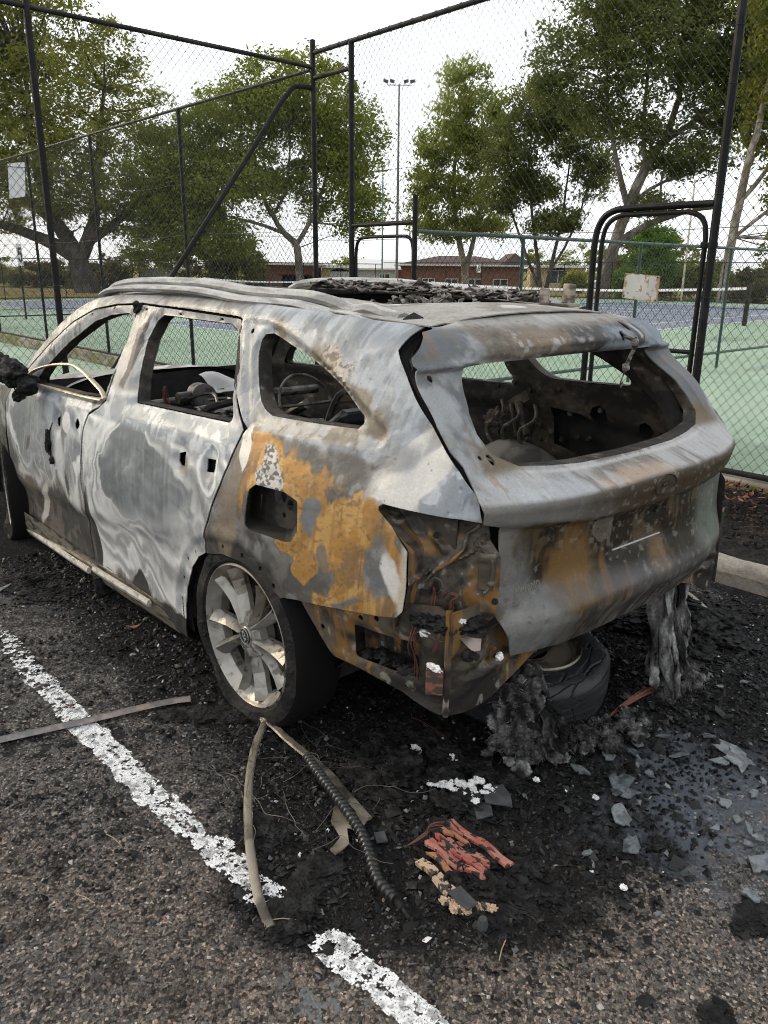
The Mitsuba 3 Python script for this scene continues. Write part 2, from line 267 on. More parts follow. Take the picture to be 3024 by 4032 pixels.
    c = mix(c, mix((.36, .35, .33), (.25, .235, .215), sstep(-.15, .15, w1 + w2)), sstep(1.425, 1.445, z))
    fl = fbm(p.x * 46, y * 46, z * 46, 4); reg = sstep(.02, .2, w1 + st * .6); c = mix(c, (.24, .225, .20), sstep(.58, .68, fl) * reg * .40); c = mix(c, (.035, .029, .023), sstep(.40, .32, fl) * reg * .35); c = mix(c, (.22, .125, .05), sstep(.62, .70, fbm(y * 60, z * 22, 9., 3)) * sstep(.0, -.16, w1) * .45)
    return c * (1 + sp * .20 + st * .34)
def tail_rough(p, n, uv): return .40 + .22 * fbm(p.y * 14, p.z * 14, 1., 3)
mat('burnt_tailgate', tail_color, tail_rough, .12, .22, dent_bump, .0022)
def roof_color(p, n, uv):
    w = fbm(p.x * 7, p.y * 7, p.z * 7, 4) - .5; s = noise(p.x * 120, p.y * 120, p.z * 120) - .5
    c = mix((.27, .26, .24), (.17, .155, .135), sstep(-.10, .12, w)); c = mix(c, (.38, .38, .37), sstep(.1, .2, w)); return c * (1 + s * .35)
mat('ashy_roof', roof_color, .8, 0., .3, dent_bump, .003)
def rail_color(p, n, uv):
    w = fbm(p.x * 8, p.y * 30, p.z * 30, 4) - .5; s = noise(p.x * 150, p.y * 150, p.z * 150) - .5
    return mix((.40, .395, .38), (.24, .235, .23), sstep(-.1, .16, w)) * (1 + s * .3)
mat('ashy_rail', rail_color, .7, .1, .4, dent_bump, .0025)
def inner_color(p, n, uv):
    w = fbm(p.x * 5, p.y * 5, p.z * 5, 4) - .5; f = fbm(p.x * 30, p.y * 30, p.z * 30, 3) - .5
    c = mix((.019, .017, .015), (.060, .051, .042), sstep(-.12, .22, w + f * .6)); c = mix(c, (.085, .062, .042), sstep(.16, .3, w) * .5); return mix(c, (.22, .22, .215), sstep(.22, .34, f + w * .4) * .5)
mat('sooty_inside', inner_color, .75, 0., .3, dent_bump, .003)
mat('tread', (.006, .006, .0062), .9, 0., .15)  # blacker than the sidewall rubber, imitating the shadow under the car body
mat('roof_char', lambda p, n, uv: mix((.05, .045, .04), (.27, .25, .225), sstep(.40, .62, fbm(p.x * 30, p.y * 30, p.z * 60, 4))), .9, 0., .2, dent_bump, .004)
mat('soot', lambda p, n, uv: mi.Color3f(.011) * (1 + 1.6 * fbm(p.x * 22, p.y * 22, p.z * 22, 3)), .85, 0., .2)
def lamp_color(p, n, uv):
    q = p.y * .8 - p.x * .6; z = p.z
    w = fbm(q * 7, z * 7, 3.2, 4) - .5; f = fbm(q * 40, z * 40, p.x * 40, 3) - .5; st = fbm(q * 60, z * 6, 1.7, 3) - .5
    c = mix((.022, .020, .018), (.085, .07, .053), sstep(-.12, .16, w + f * .6))
    c = mix(c, (.23, .12, .035), sstep(.04, .18, w + st * .8) * .85); c = mix(c, (.25, .255, .26), sstep(.17, .3, f + w * .3) * .7); return c * (1 + .3 * f)
mat('scorched_steel', lamp_color, .55, .25, .5, dent_bump, .003)
def lower_color(p, n, uv):
    q = p.y - p.x; z = p.z
    w = fbm(q * 5, z * 5, 6.2, 4) - .5; f = fbm(q * 32, z * 32, p.x * 9, 3) - .5; st = fbm(q * 45, z * 5, 1.7, 3) - .5
    c = mix((.022, .020, .017), (.105, .085, .06), sstep(-.12, .14, w + f * .5)); c = mix(c, (.23, .115, .03), sstep(.06, .18, w + st * .7) * .75)
    return mix(c, (.33, .31, .27), sstep(.16, .3, f + st * .5) * .55)
mat('scorched_lower', lower_color, .5, .25, .5, dent_bump, .003)
def alloy_color(p, n, uv):
    w = fbm(p.x * 14, p.y * 14, p.z * 14, 3) - .5; s = noise(p.x * 55, p.z * 22, p.y * 55)
    c = mix((.34, .325, .29), (.20, .19, .168), sstep(-.12, .14, w)); c = mix(c, (.05, .042, .035), sstep(.84, .92, s) * .9); c = mix(c, (.09, .075, .06), sstep(.62, .75, fbm(p.x * 30, p.y * 30, p.z * 30, 4)) * .8)
    return mix(c, (.15, .115, .08), sstep(.36, .60, p.z + w * .3) * .6)  # upper half browned to imitate the shade of the wheel arch
mat('disc_dark', (.018, .017, .016), .6)
mat('burnt_alloy', alloy_color, .36, .5, .5, dent_bump, .0006)
def tyre_color(p, n, uv):
    w = fbm(p.x * 9, p.y * 9, p.z * 9, 4) - .5; s = noise(p.x * 130, p.y * 130, p.z * 130)
    return mix((.008, .008, .0083), (.028, .026, .024), sstep(-.05, .25, w)) * (.8 + .6 * s)
mat('burnt_rubber', tyre_color, .75, 0., .2, lambda p, n, uv: fbm(p.x * 55, p.y * 55, p.z * 55, 4) + sstep(.62, .7, fbm(p.x * 16, p.y * 16, p.z * 16, 4)), .007)
def tread_bump(p, n, uv):
    d1, d2, k = voronoi(p.x * 16 + p.y * 5, p.z * 30); return fbm(p.x * 30, p.y * 30, p.z * 30, 3) * .5 - sstep(.10, .0, d2 - d1)
mat('cracked_rubber', lambda p, n, uv: mix((.010, .0105, .012), (.026, .027, .031), fbm(p.x * 9, p.y * 9, p.z * 22, 3)), .5, 0., .4, tread_bump, .006)
def char_color(p, n, uv):
    w = fbm(p.x * 40, p.y * 40, p.z * 40, 3); return mix((.005, .005, .0053), (.024, .0235, .0235), sstep(.35, .75, w))
mat('char', char_color, .75, 0., .2, lambda p, n, uv: fbm(p.x * 60, p.y * 60, p.z * 60, 3), .006)
mat('dark_alloy', lambda p, n, uv: mix((.13, .125, .115), (.04, .037, .033), sstep(.42, .6, fbm(p.x * 20, p.y * 20, p.z * 20, 4))), .42, .4)
mat('hump_grey', lambda p, n, uv: mix((.16, .15, .135), (.055, .05, .044), sstep(.40, .62, fbm(p.x * 9, p.y * 9, p.z * 9, 4))), .6, .1, .4, dent_bump, .003)
mat('cap_black', (.02, .02, .021), .35, 0., .5)
mat('logo_grey', (.42, .42, .41), .35, .4)
mat('bright_sill', lambda p, n, uv: mix((.55, .52, .46), (.30, .27, .23), sstep(.45, .75, fbm(p.x * 30, p.y * 30, p.z * 30, 3))), .4, .3)
mat('brass_trim', lambda p, n, uv: mix((.46, .38, .26), (.20, .12, .06), sstep(.5, .72, fbm(p.x * 18, p.y * 18, p.z * 18, 4))), .38, .5)
mat('dull_trim', lambda p, n, uv: mix((.30, .265, .21), (.07, .06, .05), sstep(.42, .7, fbm(p.x * 14, p.y * 14, p.z * 40, 4))), .38, .5)
mat('flat_strip', lambda p, n, uv: mix((.13, .125, .13), (.27, .22, .19), sstep(.3, .0, p.x - .1 + .5 * fbm(p.x * 40, p.y * 40, 1., 3) - .25)), .4, .5)
mat('copper', (.15, .060, .042), .5, .5)
mat('red_plastic', lambda p, n, uv: mix(mix((.27, .068, .052), (.34, .15, .115), sstep(.35, .65, fbm(p.x * 25, p.y * 90, 3., 4))), (.030, .022, .020), sstep(.54, .60, fbm(p.x * 55, p.y * 100, 7., 5))), .6)
mat('orange_plastic', lambda p, n, uv: mix((.30, .14, .075), (.03, .022, .02), sstep(.54, .62, fbm(p.x * 60, p.y * 130, 2., 5))), .6)
mat('tan_plastic', lambda p, n, uv: mix((.42, .30, .20), (.05, .042, .038), sstep(.55, .64, fbm(p.x * 80, p.y * 120, 9., 5))), .7)
mat('grey_plate', lambda p, n, uv: mi.Color3f(.055, .057, .06) * (.7 + .6 * noise(p.x * 50, p.y * 50, 1.)), .5)
mat('white_ash', lambda p, n, uv: mix((.78, .77, .76), (.45, .44, .43), sstep(.4, .75, fbm(p.x * 90, p.y * 90, p.z * 90, 3))), .9, 0., .1)
mat('shard_glass', lambda p, n, uv: mix((.125, .14, .145), (.045, .052, .055), sstep(.35, .65, fbm(p.x * 40, p.y * 40, 2., 4))) * (.8 + .5 * noise(p.x * 140, p.y * 140, 5.)), .22, 0., .6)
def wool_color(p, n, uv):
    w = fbm(p.x * 30, p.y * 30, p.z * 8, 5); s = noise(p.x * 160, p.y * 160, p.z * 120)
    c = mix((.014, .014, .014), (.085, .083, .08), sstep(.38, .60, w)); return mix(c, (.26, .26, .255), sstep(.56, .76, w)) * (.6 + .8 * s)
mat('wool', wool_color, .95, 0., .1, lambda p, n, uv: fbm(p.x * 70, p.y * 70, p.z * 40, 4), .007)

# ---- ground
def car_dist(p):
    dx = dr.maximum(dr.abs(p.x - 1.45) - 2.2, 0); dy = dr.maximum(dr.abs(p.y + .05) - .78, 0); return dr.sqrt(dx * dx + dy * dy)
def burn(p):
    w = fbm(p.x * 1.7 + 7, p.y * 1.7, .5, 4) - .5; w2 = fbm(p.x * 9, p.y * 9, 2.5, 3) - .5
    b = sstep(.66, .18, car_dist(p) + w * .55 + w2 * .22)
    b = dr.maximum(b, blob(p.x, p.y, -.80, .55, .62, .80, w * 1.0 + w2 * .45, .28)); b = dr.maximum(b, blob(p.x, p.y, -.75, -.55, .75, 1.0, w * 1.0 + w2 * .4, .3))
    b = dr.maximum(b, blob(p.x, p.y, -.85, 1.28, .24, .22, w + w2 * .9, .35)); return b, w, w2
def asphalt(p, n, uv):
    b, w, w2 = burn(p)
    d1, d2, k = voronoi(p.x * 135, p.y * 135); e1, e2, k2 = voronoi(p.x * 230 + 31, p.y * 230)
    c = mix((.048, .046, .045), (.090, .084, .079), sstep(.15, .7, k)); c = mix(c, (.19, .150, .122), sstep(.80, .90, k)); c = mix(c, (.24, .225, .205), sstep(.92, .96, k) * .9)
    c = mix(c, (.022, .021, .020), sstep(.34, .10, k))
    c = c * (.75 + .6 * k2) * sstep(-.02, .28, d2 - d1 + .08)
    patch = fbm(p.x * .9 + 4, p.y * .9, 3.3, 4); c = c * (1.0 + 1.05 * patch); c = mix(c, c * mi.Color3f(1.10, 1.0, .92), sstep(.45, .65, patch))
    ch = noise(p.x * 95, p.y * 95, 1.) ; far = sstep(8., 14., dr.sqrt(p.x * p.x + p.y * p.y))
    so = mix((.0042, .0042, .0044), (.015, .0148, .015), k2); so = mix(so, (.06, .059, .058), sstep(.94, .98, k) * .8)
    near = sstep(.16, .50, b + (k - .5) * .55 + (ch - .5) * .3)
    c = mix(c, so, near * .96)
    # sooty freckles left of the bay line
    fr = sstep(.50, .72, fbm(p.x * 26, p.y * 26, 4., 3) + w * .3) * blob(p.x, p.y, .55, 1.55, 1.7, .9, w * 1.5, .6); c = mix(c, (.012, .012, .012), fr * .85)
    # blue-grey extinguisher residue, dried puddle
    res = blob(p.x, p.y, -1.42, .06, .26, .36, w * 1.6 + w2 * 1.2, .6) * sstep(.30, .72, fbm(p.x * 13, p.y * 13, 8., 4) + .16); c = mix(c, (.155, .175, .205), res * .62)
    pu = blob(p.x, p.y, -1.19, 1.455, .12, .085, w2 * 1.5, .35); c = mix(c, (.15, .165, .165), pu * sstep(.46, .40, fbm(p.x * 34, p.y * 34, 5., 3)) * .9)
    return c
def asphalt_bump(p, n, uv):
    d1, d2, k = voronoi(p.x * 105, p.y * 105); e1, e2, k2 = voronoi(p.x * 45 + 3, p.y * 45)
    return sstep(.0, .4, d2 - d1) * (.5 + .5 * k) + .8 * k2 * sstep(.0, .3, e2 - e1) + .8 * fbm(p.x * 20, p.y * 20, 1., 3)
def asphalt_rough(p, n, uv): return .72 + .2 * noise(p.x * 90, p.y * 90)
mat('asphalt', asphalt, asphalt_rough, 0., .16, asphalt_bump, .006, .0016)
mat('line_paint', lambda p, n, uv: mix((.76, .76, .75), (.36, .36, .355), sstep(.50, .70, fbm(p.x * 60, p.y * 60, 1., 3))) * (.8 + .4 * noise(p.x * 200, p.y * 200)), .85, 0., .2, asphalt_bump, .0015, .0016)
def court_green(p, n, uv):
    w = fbm(p.x * .35, p.y * .35, 1., 4) - .5; s = fbm(p.x * 6, p.y * 6, 2., 3) - .5
    return mix((.222, .302, .218), (.258, .335, .252), sstep(-.1, .12, w + s * .3)) * (1 + s * .22) * (1 - .25 * sstep(.60, .72, fbm(p.x * .9 + 5, p.y * .25, 4., 4)))
mat('court_green', court_green, .8, 0., .3)
mat('court_blue', lambda p, n, uv: mi.Color3f(.165, .185, .225) * (.85 + .3 * fbm(p.x * 1.3, p.y * 1.3, 1., 4)), .8, 0., .3)
mat('court_line', (.72, .72, .70), .8)
mat('grass', lambda p, n, uv: mix(mix((.10, .105, .035), (.19, .165, .055), fbm(p.x * .22, p.y * .22, 3., 4)), (.24, .15, .08), sstep(.52, .66, fbm(p.x * .12 + 3, p.y * .12, 9., 4))) * (.7 + .6 * noise(p.x * 5, p.y * 5)), .95, 0., .1)
def conc(p, n, uv):
    w = fbm(p.x * 3, p.y * 3, p.z * 9, 4); s = noise(p.x * 120, p.y * 120, p.z * 120); return mix((.26, .235, .20), (.15, .13, .11), sstep(.4, .65, w)) * (.75 + .5 * s)
mat('concrete', conc, .9, 0., .2, lambda p, n, uv: fbm(p.x * 70, p.y * 70, p.z * 70, 3), .006)
mat('mossy_concrete', lambda p, n, uv: mix(conc(p, n, uv), (.13, .14, .055), sstep(.45, .6, fbm(p.x * 6, p.y * 6, p.z * 6, 4))), .9, 0., .2)
def mulch(p, n, uv):
    w = fbm(p.x * 2.5, p.y * 2.5, 4., 4) - .5; d1, d2, k = voronoi(p.x * 55, p.y * 55); c = mix((.012, .0115, .011), (.035, .030, .026), k)
    return mix(c, (.16, .085, .05), sstep(.86, .93, k) * sstep(-1.9, -2.9, p.y + w)) + .02 * noise(p.x * 110, p.y * 110)
mat('mulch', mulch, .9, 0., .2, asphalt_bump, .012, .003)
mat('dry_leaf', lambda p, n, uv: mix((.30, .15, .07), (.16, .08, .045), noise(p.x * 30, p.y * 30, 1.)), .7)
mat('pipe_black', lambda p, n, uv: mix((.007, .007, .0073), (.016, .016, .0155), sstep(.5, .75, fbm(p.x * 9, p.y * 9, p.z * 9, 4))), .55, .0, .2)
mat('pipe_rail', lambda p, n, uv: mix((.014, .014, .014), (.050, .044, .037), sstep(.45, .75, fbm(p.x * 6, p.y * 6, p.z * 20, 4))), .6, .0, .2)
mat('pipe_green', (.020, .050, .042), .35, .1, .5)
mat('wire_black', (.022, .023, .022), .5, .1, .5)
mat('wire_far', (.035, .04, .036), .6)
mat('net_black', (.03, .032, .03), .7)
mat('net_white', (.75, .76, .76), .8)
mat('sign_white', (.72, .73, .72), .6)
mat('sign_black', (.02, .02, .02), .5)
mat('sign_faded', lambda p, n, uv: mix(mix((.50, .51, .47), (.40, .41, .39), noise(p.x * 8, p.y * 8, p.z * 8)), (.33, .20, .13), dr.maximum(sstep(.66, .69, fbm(p.x * 34, p.z * 34, 3., 4)), sstep(.150, .158, dr.maximum(dr.abs(p.x - 1.238), dr.abs(p.z - 1.489) * 1.5) + .07 * (fbm(p.x * 40, p.z * 40, 1., 3) - .3)))), .7)
mat('sign_edge', (.42, .27, .17), .7)
# ------------------------------------------------------------------ the ground
def court_z(x, y): return .08 + .007 * (-3.6 - y) - .004 * np.clip(x, 0, 42)
def terrain_z(x, y):
    d = np.maximum(np.maximum(x - 41.5, -y - 36.5), 0); s = np.clip(d / 40, 0, 1)
    return -.32 + .30 * np.clip(d / 3, 0, 1) - .25 * s * s * (3 - 2 * s) * (y < -30)
nodes = np.r_[-500, -300, -150, -80, -40, -20, 0, 10, 20, 30, 38, 40, 41, 42, 43, 44, 46, 50, 55, 60, 70, 85, 110, 150, 250, 400, 700]
X, Y = np.meshgrid(nodes, -nodes, indexing='ij'); a = (np.arange(len(nodes) - 1)[:, None] * len(nodes) + np.arange(len(nodes) - 1)).ravel()
obj('grass_ground', tm(np.c_[X.ravel(), Y.ravel(), terrain_z(X, Y).ravel()], np.c_[a, a + 1, a + 1 + len(nodes), a + len(nodes)]), 'grass', smooth=True, kind='structure', label='dry mown grass around the courts and below the trees')
def sheet(name, x0, x1, y0, y1, fz, m, label, nx=2, ny=2, kind='structure', **k):
    return obj(name, grid(nx, ny, lambda u, v: (x0 + (x1 - x0) * u, y0 + (y1 - y0) * v, fz(x0 + (x1 - x0) * u, y0 + (y1 - y0) * v))), m, smooth=True, kind=kind, label=label, **k)
flat = lambda z: (lambda x, y: z + 0 * x)
sheet('car_park', -25, 5.44, -1.72, 30, flat(0.), 'asphalt', 'coarse brown asphalt of the car park, scorched black around the car')
sheet('garden_bed', -25, 5.44, -3.5, -1.88, lambda x, y: .055 + .02 * np.sin(x * 2 + y), 'mulch', 'scorched leaf litter strip between the kerb and the fence', 160, 8)
sheet('tennis_court', 5.68, 41.2, -3.5, 40, flat(-.10), 'court_green', 'pale green hard court surface behind the tall fence')
sheet('green_court', -25, 41.2, -36.2, -3.66, court_z, 'court_green', 'pale green hard court surface behind the gate', 30, 10)
def up(k): return lambda x, y: court_z(x, y) + .004 * k
for x0, x1, lab in ((8.9, 20.3, 'grey blue playing area of the court with the long net'), (28.2, 39.4, 'grey blue playing area of the farther court beside the grass')):
    sheet('blue_court', x0, x1, -32.8, -8.6, up(1), 'court_blue', lab, 8, 8)
    w = .06; L = []
    for xa, xb, ya, yb in [(x0, x0 + w, -32.8, -8.6), (x1 - w, x1, -32.8, -8.6), (x0 + w, x1 - w, -32.8, -32.8 + w), (x0 + w, x1 - w, -8.6 - w, -8.6), (x0 + 1.4, x0 + 1.4 + w, -32.7, -8.7), (x1 - 1.4 - w, x1 - 1.4, -32.7, -8.7), (x0 + 1.5, x1 - 1.5, -27.3, -27.24), (x0 + 1.5, x1 - 1.5, -14.5, -14.44), ((x0 + x1) / 2, (x0 + x1) / 2 + w, -27.2, -14.6)]:
        L.append(grid(6, 6, lambda u, v: (xa + (xb - xa) * u, ya + (yb - ya) * v, up(2)(xa + (xb - xa) * u, ya + (yb - ya) * v))))
    obj('court_lines', cat(*L), 'court_line', kind='structure', label='white lines of the ' + ('nearer' if x0 < 20 else 'farther') + ' blue court')
# kerb and fence footings
kx = -9.0
while kx < 5.2:
    L = 2.4; p = Polygon([(-1.90, -.2), (-1.715, -.2), (-1.715, .085), (-1.735, .105), (-1.88, .11), (-1.90, .09)])
    m = grid(60, 9, lambda u, v: (kx + .004 + (L - .008) * u, np.interp(v * 8, range(9), [-1.90, -1.90, -1.885, -1.86, -1.80, -1.75, -1.73, -1.712, -1.705]), np.interp(v * 8, range(9), [-.2, .085, .105, .112, .112, .108, .095, .07, -.2])))
    m.vertices = np.asarray(m.vertices) + np.c_[np.zeros(len(m.vertices)), .010 * fbm3(m.vertices, 9, 4, 2), .016 * fbm3(m.vertices, 7, 4, 5)]
    obj('concrete_kerb', m, 'concrete', label='worn concrete kerb block along the edge of the scorched leaf litter', cat='kerb', group='kerb blocks along the car park edge'); kx += L
obj('fence_footing', box((-20, -3.69, -.4), (5.44, -3.49, .115), .012), 'mossy_concrete', label='mossy concrete footing under the fence with the gate', cat='footing')
obj('fence_footing', box((5.45, -3.69, -.4), (5.68, 30, .06), .012), 'mossy_concrete', label='concrete footing under the tall fence in front of the car', cat='footing')
obj('fence_footing', box((5.69, -3.70, -.4), (41, -3.52, .10), .012), 'mossy_concrete', label='concrete footing under the fence dividing the two green courts', cat='footing')
# worn bay line: what is left of the paint lies on the stones as flakes
def painted(x0, x1, yc, hw, gaps, seed):
    s = .0048; xs = np.arange(x0, x1, s); ys = np.arange(-hw - .03, hw + .03, s); X, Y = np.meshgrid(xs, ys, indexing='ij'); P = np.c_[X.ravel(), Y.ravel(), 0 * X.ravel()]
    n = .62 * meshkit.fbm(P * 100, 3, seed) + .38 * meshkit.fbm(P * 42, 2, seed + 3); big = meshkit.fbm(P * 3.1, 3, seed + 5); edge = np.clip((hw - np.abs(P[:, 1]) + .05 * (meshkit.fbm(P * 14, 3, seed + 9) - .5)) / .014, 0, 1)
    th = .405 + .22 * (big - .4); th = th + sum(.55 * np.clip(1 - np.abs(P[:, 0] - g) / w, 0, 1) ** .5 for g, w in gaps)
    fade = np.interp(P[:, 0], [-9, .35, .8, 1.35, 1.9], [0, 0, .10, .17, .30])
    on = (n > th + fade) & (edge > .5); c = P[on]; yc_ = np.interp(c[:, 0], [-3, -1.35, -.9, -.5, .3, 3], [1.285, 1.32, 1.365, 1.405, 1.43, 1.43]) + c[:, 1]
    h = s * .58; q = np.array([[-h, -h], [h, -h], [h, h], [-h, h]]); R = np.random.RandomState(seed); j = (R.rand(len(c), 4, 2) - .5) * s * .9
    c = c; V = np.stack([c[:, None, 0] + q[:, 0] + j[..., 0], yc_[:, None] + q[:, 1] + j[..., 1], .004 + .003 * R.rand(len(c), 4)], -1).reshape(-1, 3)
    k = np.arange(len(c))[:, None] * 4; return tm(V, k + np.arange(4))
obj('bay_line', painted(-2.4, 1.9, 1.36, .052, [(-.955, .065)], 11), 'line_paint', kind='structure', label='worn white parking bay line flaking off the coarse asphalt')

# ------------------------------------------------------------------ fences
def wires(P0, d, rects, pitch=.078, r=.0021, weave=.0022, asp=.857):
    """chain-link in the upright plane through P0 along d: every wire of the mesh, in rectangles (s0, s1, z0, z1)"""
    P0, d = np.asarray(P0, float), np.asarray(d, float); nrm = np.array([-d[1], d[0], 0]); V, F, base = [], [], 0
    for s0, s1, z0, z1 in rects:
        z0, z1 = z0 * asp, z1 * asp
        for sg in (1, -1):
            k0, k1 = sorted((s0 - sg * (z1 if sg > 0 else z0), s1 - sg * (z0 if sg > 0 else z1)))
            c = np.arange(math.floor(k0 / pitch), math.ceil(k1 / pitch) + 1) * pitch
            za = np.clip(np.where(sg > 0, s0 - c, c - s1), z0, z1) if sg > 0 else np.clip(c - s1, z0, z1)
            zb = np.clip(s1 - c, z0, z1) if sg > 0 else np.clip(c - s0, z0, z1)
            ok = zb - za > .01; c, za, zb = c[ok], za[ok], zb[ok]
            A = P0 + (c + sg * za)[:, None] * d + za[:, None] * [0, 0, 1 / asp] + nrm * weave * sg; B = P0 + (c + sg * zb)[:, None] * d + zb[:, None] * [0, 0, 1 / asp] + nrm * weave * sg
            t = (B - A) / np.linalg.norm(B - A, axis=1, keepdims=True); w = np.cross(t, nrm)
            ring = [(nrm * math.cos(q) + w * math.sin(q)) * r for q in (0, 2.094, 4.189)]
            V.append(np.stack([A + q for q in ring] + [B + q for q in ring], 1).reshape(-1, 3)); n = len(A)
            f = np.array([[0, 1, 4], [0, 4, 3], [1, 2, 5], [1, 5, 4], [2, 0, 3], [2, 3, 5]]); F.append((base + np.arange(n)[:, None, None] * 6 + f).reshape(-1, 3)); base += 6 * n
    return trimesh.Trimesh(np.vstack(V), np.vstack(F), process=False)
def pipe(a, b, r, n=12): return tube(np.linspace(a, b, 2), r, n)
def ties(P, n0, r, s):
    """wire ties round a pipe, seen as thin rings"""
    out = []
    for q in s: out.append(trimesh.creation.torus(r + .002, .0022, 12, 4).apply_translation([0, 0, 0])); out[-1].vertices = np.asarray(out[-1].vertices) @ np.eye(3) + q
    return cat(*out)
def fence(key, P0, d, posts, rails, rects, m='pipe_black', pr=.03, rr=.021, pitch=.078, wr=.0021, tens=(), wm='wire_black', z0=-.2, s_tens=None):
    P0, d = np.asarray(P0, float), np.asarray(d, float)
    at = lambda s, z: P0 + s * d + [0, 0, z]
    for s, zt in posts:
        pk = obj('post', cat(pipe(at(s, z0), at(s, zt), pr), trimesh.creation.icosphere(subdivisions=2, radius=pr * 1.02).apply_scale([1, 1, .5]).apply_translation(at(s, zt))), m, key)
        if pr > .025 and wr > .0018 and np.linalg.norm(at(s, 0)[:2] - EYE[:2]) < 12: obj('wire_tie', ties(P0, 0, pr, [at(s, z) for z in np.arange(.35, zt - .1, .36)]), 'wire_black', pk, kind='stuff')
    for s0, s1, z, *q in rails: obj('rail', pipe(at(s0, z), at(s1, z if not q else q[0]), rr), 'pipe_rail' if m == 'pipe_black' else m, key)
    for z, sa, sb in tens:
        q = np.linspace(sa, sb, max(4, int(abs(sb - sa) / .8))); obj('tension_wire', tube([at(s, z + .012 * math.sin(s * 2.1 + z)) + np.array([-d[1], d[0], 0]) * .004 for s in q], .0026, 4), wm, key)
    obj('chain_link', wires(P0, d, rects, pitch, wr), wm, key, smooth=False, kind='stuff')
k = thing('boundary_fence', 'tall black chain link fence with a gate, along the burnt strip', 'fence')
fence(k, (0, -3.6, 0), (1, 0, 0), [(-5.4, 3.9), (-2.35, 3.9), (.69, 3.9), (4.89, 3.87)], [(-9, 5.53, 3.88), (4.89, 5.53, 3.63), (-9, .66, .15), (1.74, 3.84, .15)],
      [(-9, .66, .15, 3.86), (.66, 1.74, 2.10, 3.86), (1.74, 3.87, .15, 3.86), (3.87, 4.86, 2.07, 3.86), (4.92, 5.53, .15, 3.86)], tens=[(2.60, -9, 5.5), (1.92, -9, 5.5), (1.35, -9, .68)], rr=.024, pr=.031)
obj('wire_tie', cat(*[tube([np.array([x, -3.6, 3.88]) + .029 * np.array([.25 * t, math.cos(t * 6.28), math.sin(t * 6.28)]) for t in np.linspace(0, 1, 9)], .0024, 4) for x in np.arange(-1, 5.4, .16)]), 'wire_black', k, kind='stuff')
obj('gate_frame', tube(smoothpath([(1.715, -3.6, .0), (1.715, -3.6, .9), (1.715, -3.6, 1.78), (1.70, -3.6, 1.92), (1.63, -3.6, 2.04), (1.50, -3.6, 2.085), (1.2, -3.6, 2.09), (.715, -3.6, 2.09)], .04), .0265, 12), 'pipe_black', k)
obj('low_post', pipe((3.875, -3.6, -.2), (3.875, -3.6, 2.33), .028), 'pipe_black', k); obj('cross_rail', pipe((3.9, -3.6, 2.07), (4.87, -3.6, 2.07), .024), 'pipe_black', k)
g = thing('fence_gate', 'black tubular gate with rounded corners, blank board wired to it', 'gate')
obj('frame', tube(smoothpath([(1.645, -3.6, .22), (1.645, -3.6, 1.0), (1.645, -3.6, 1.80), (1.625, -3.6, 1.93), (1.56, -3.6, 2.01), (1.45, -3.6, 2.04), (1.2, -3.6, 2.04), (.93, -3.6, 2.04), (.83, -3.6, 2.015), (.77, -3.6, 1.95), (.752, -3.6, 1.84), (.752, -3.6, 1.0), (.752, -3.6, .22), (1.645, -3.6, .22)], .035), .0195, 10), 'pipe_black', g)
obj('mid_rail', pipe((1.63, -3.6, 1.015), (.765, -3.6, 1.015), .017), 'pipe_black', g)
obj('chain_link', wires((0, -3.6, 0), (1, 0, 0), [(.77, 1.63, .24, 2.02)], .078, .0021), 'wire_black', g, smooth=False, kind='stuff')
for z in (1.80, .55):
    obj('hinge', cat(trimesh.creation.cylinder(radius=.036, height=.04).apply_translation([.69, -3.6, z]), box((.70, -3.627, z - .02), (.775, -3.573, z + .02), .004), trimesh.creation.cylinder(radius=.008, height=.075, transform=trimesh.transformations.rotation_matrix(math.pi / 2, [1, 0, 0])).apply_translation([.735, -3.6, z])), 'pipe_black', g)
sg = panel_y(Polygon([(1.085, 1.375), (1.40, 1.405), (1.393, 1.598), (1.082, 1.578)]), lambda x, z: -3.588 + 0 * x, .03, .006)
b = thing('blank_board', 'blank weathered board with peeling face on the gate', 'sign'); obj('board', sg, 'sign_faded', b)
obj('fixing', cat(*[trimesh.creation.icosphere(subdivisions=1, radius=.006).apply_translation([x, -3.586, z]) for x, z in ((1.10, 1.565), (1.385, 1.583), (1.10, 1.392), (1.385, 1.42))]), 'sign_black', b)
k = thing('tall_fence', 'tall black chain link fence straight in front of the car', 'fence')
fence(k, (5.56, -3.6, 0), (0, 1, 0), [(0, 4.0), (3.06, 3.80), (6.1, 3.8), (9.1, 3.8)], [(0, 12, 3.74), (0, 12, .12)], [(.03, 12, .1, 3.72)], tens=[(2.445, 0, 12), (1.955, 0, 12), (1.215, 0, 12)], pr=.030, rr=.022)
obj('brace', tube(smoothpath([(5.56, -3.57, 3.53), (5.56, -3.42, 3.525), (5.56, -3.335, 3.51), (5.56, -3.27, 3.45), (5.55, -2.7, 2.74), (5.55, -1.68, 1.46), (5.54, -.55, .03)], .05), .026, 12), 'pipe_black', k)
obj('wire_tie', cat(*[tube([np.array([5.56, y, 3.74]) + .027 * np.array([math.cos(t * 6.28), .3 * t, math.sin(t * 6.28)]) for t in np.linspace(0, 1, 9)], .0024, 4) for y in np.arange(-3.4, 1, .16)]), 'wire_black', k, kind='stuff')
obj('notice_sheet', panel_x(Polygon([(-.382, 2.495), (-.235, 2.47), (-.214, 2.18), (-.351, 2.205)]), lambda y, z: 5.575 + .006 * np.sin(y * 40), .02, .002), 'sign_white', label='blank white notice sheet tied behind the tall fence mesh', cat='notice')
k = thing('divider_fence', 'tall black chain link fence running away between the two courts', 'fence')
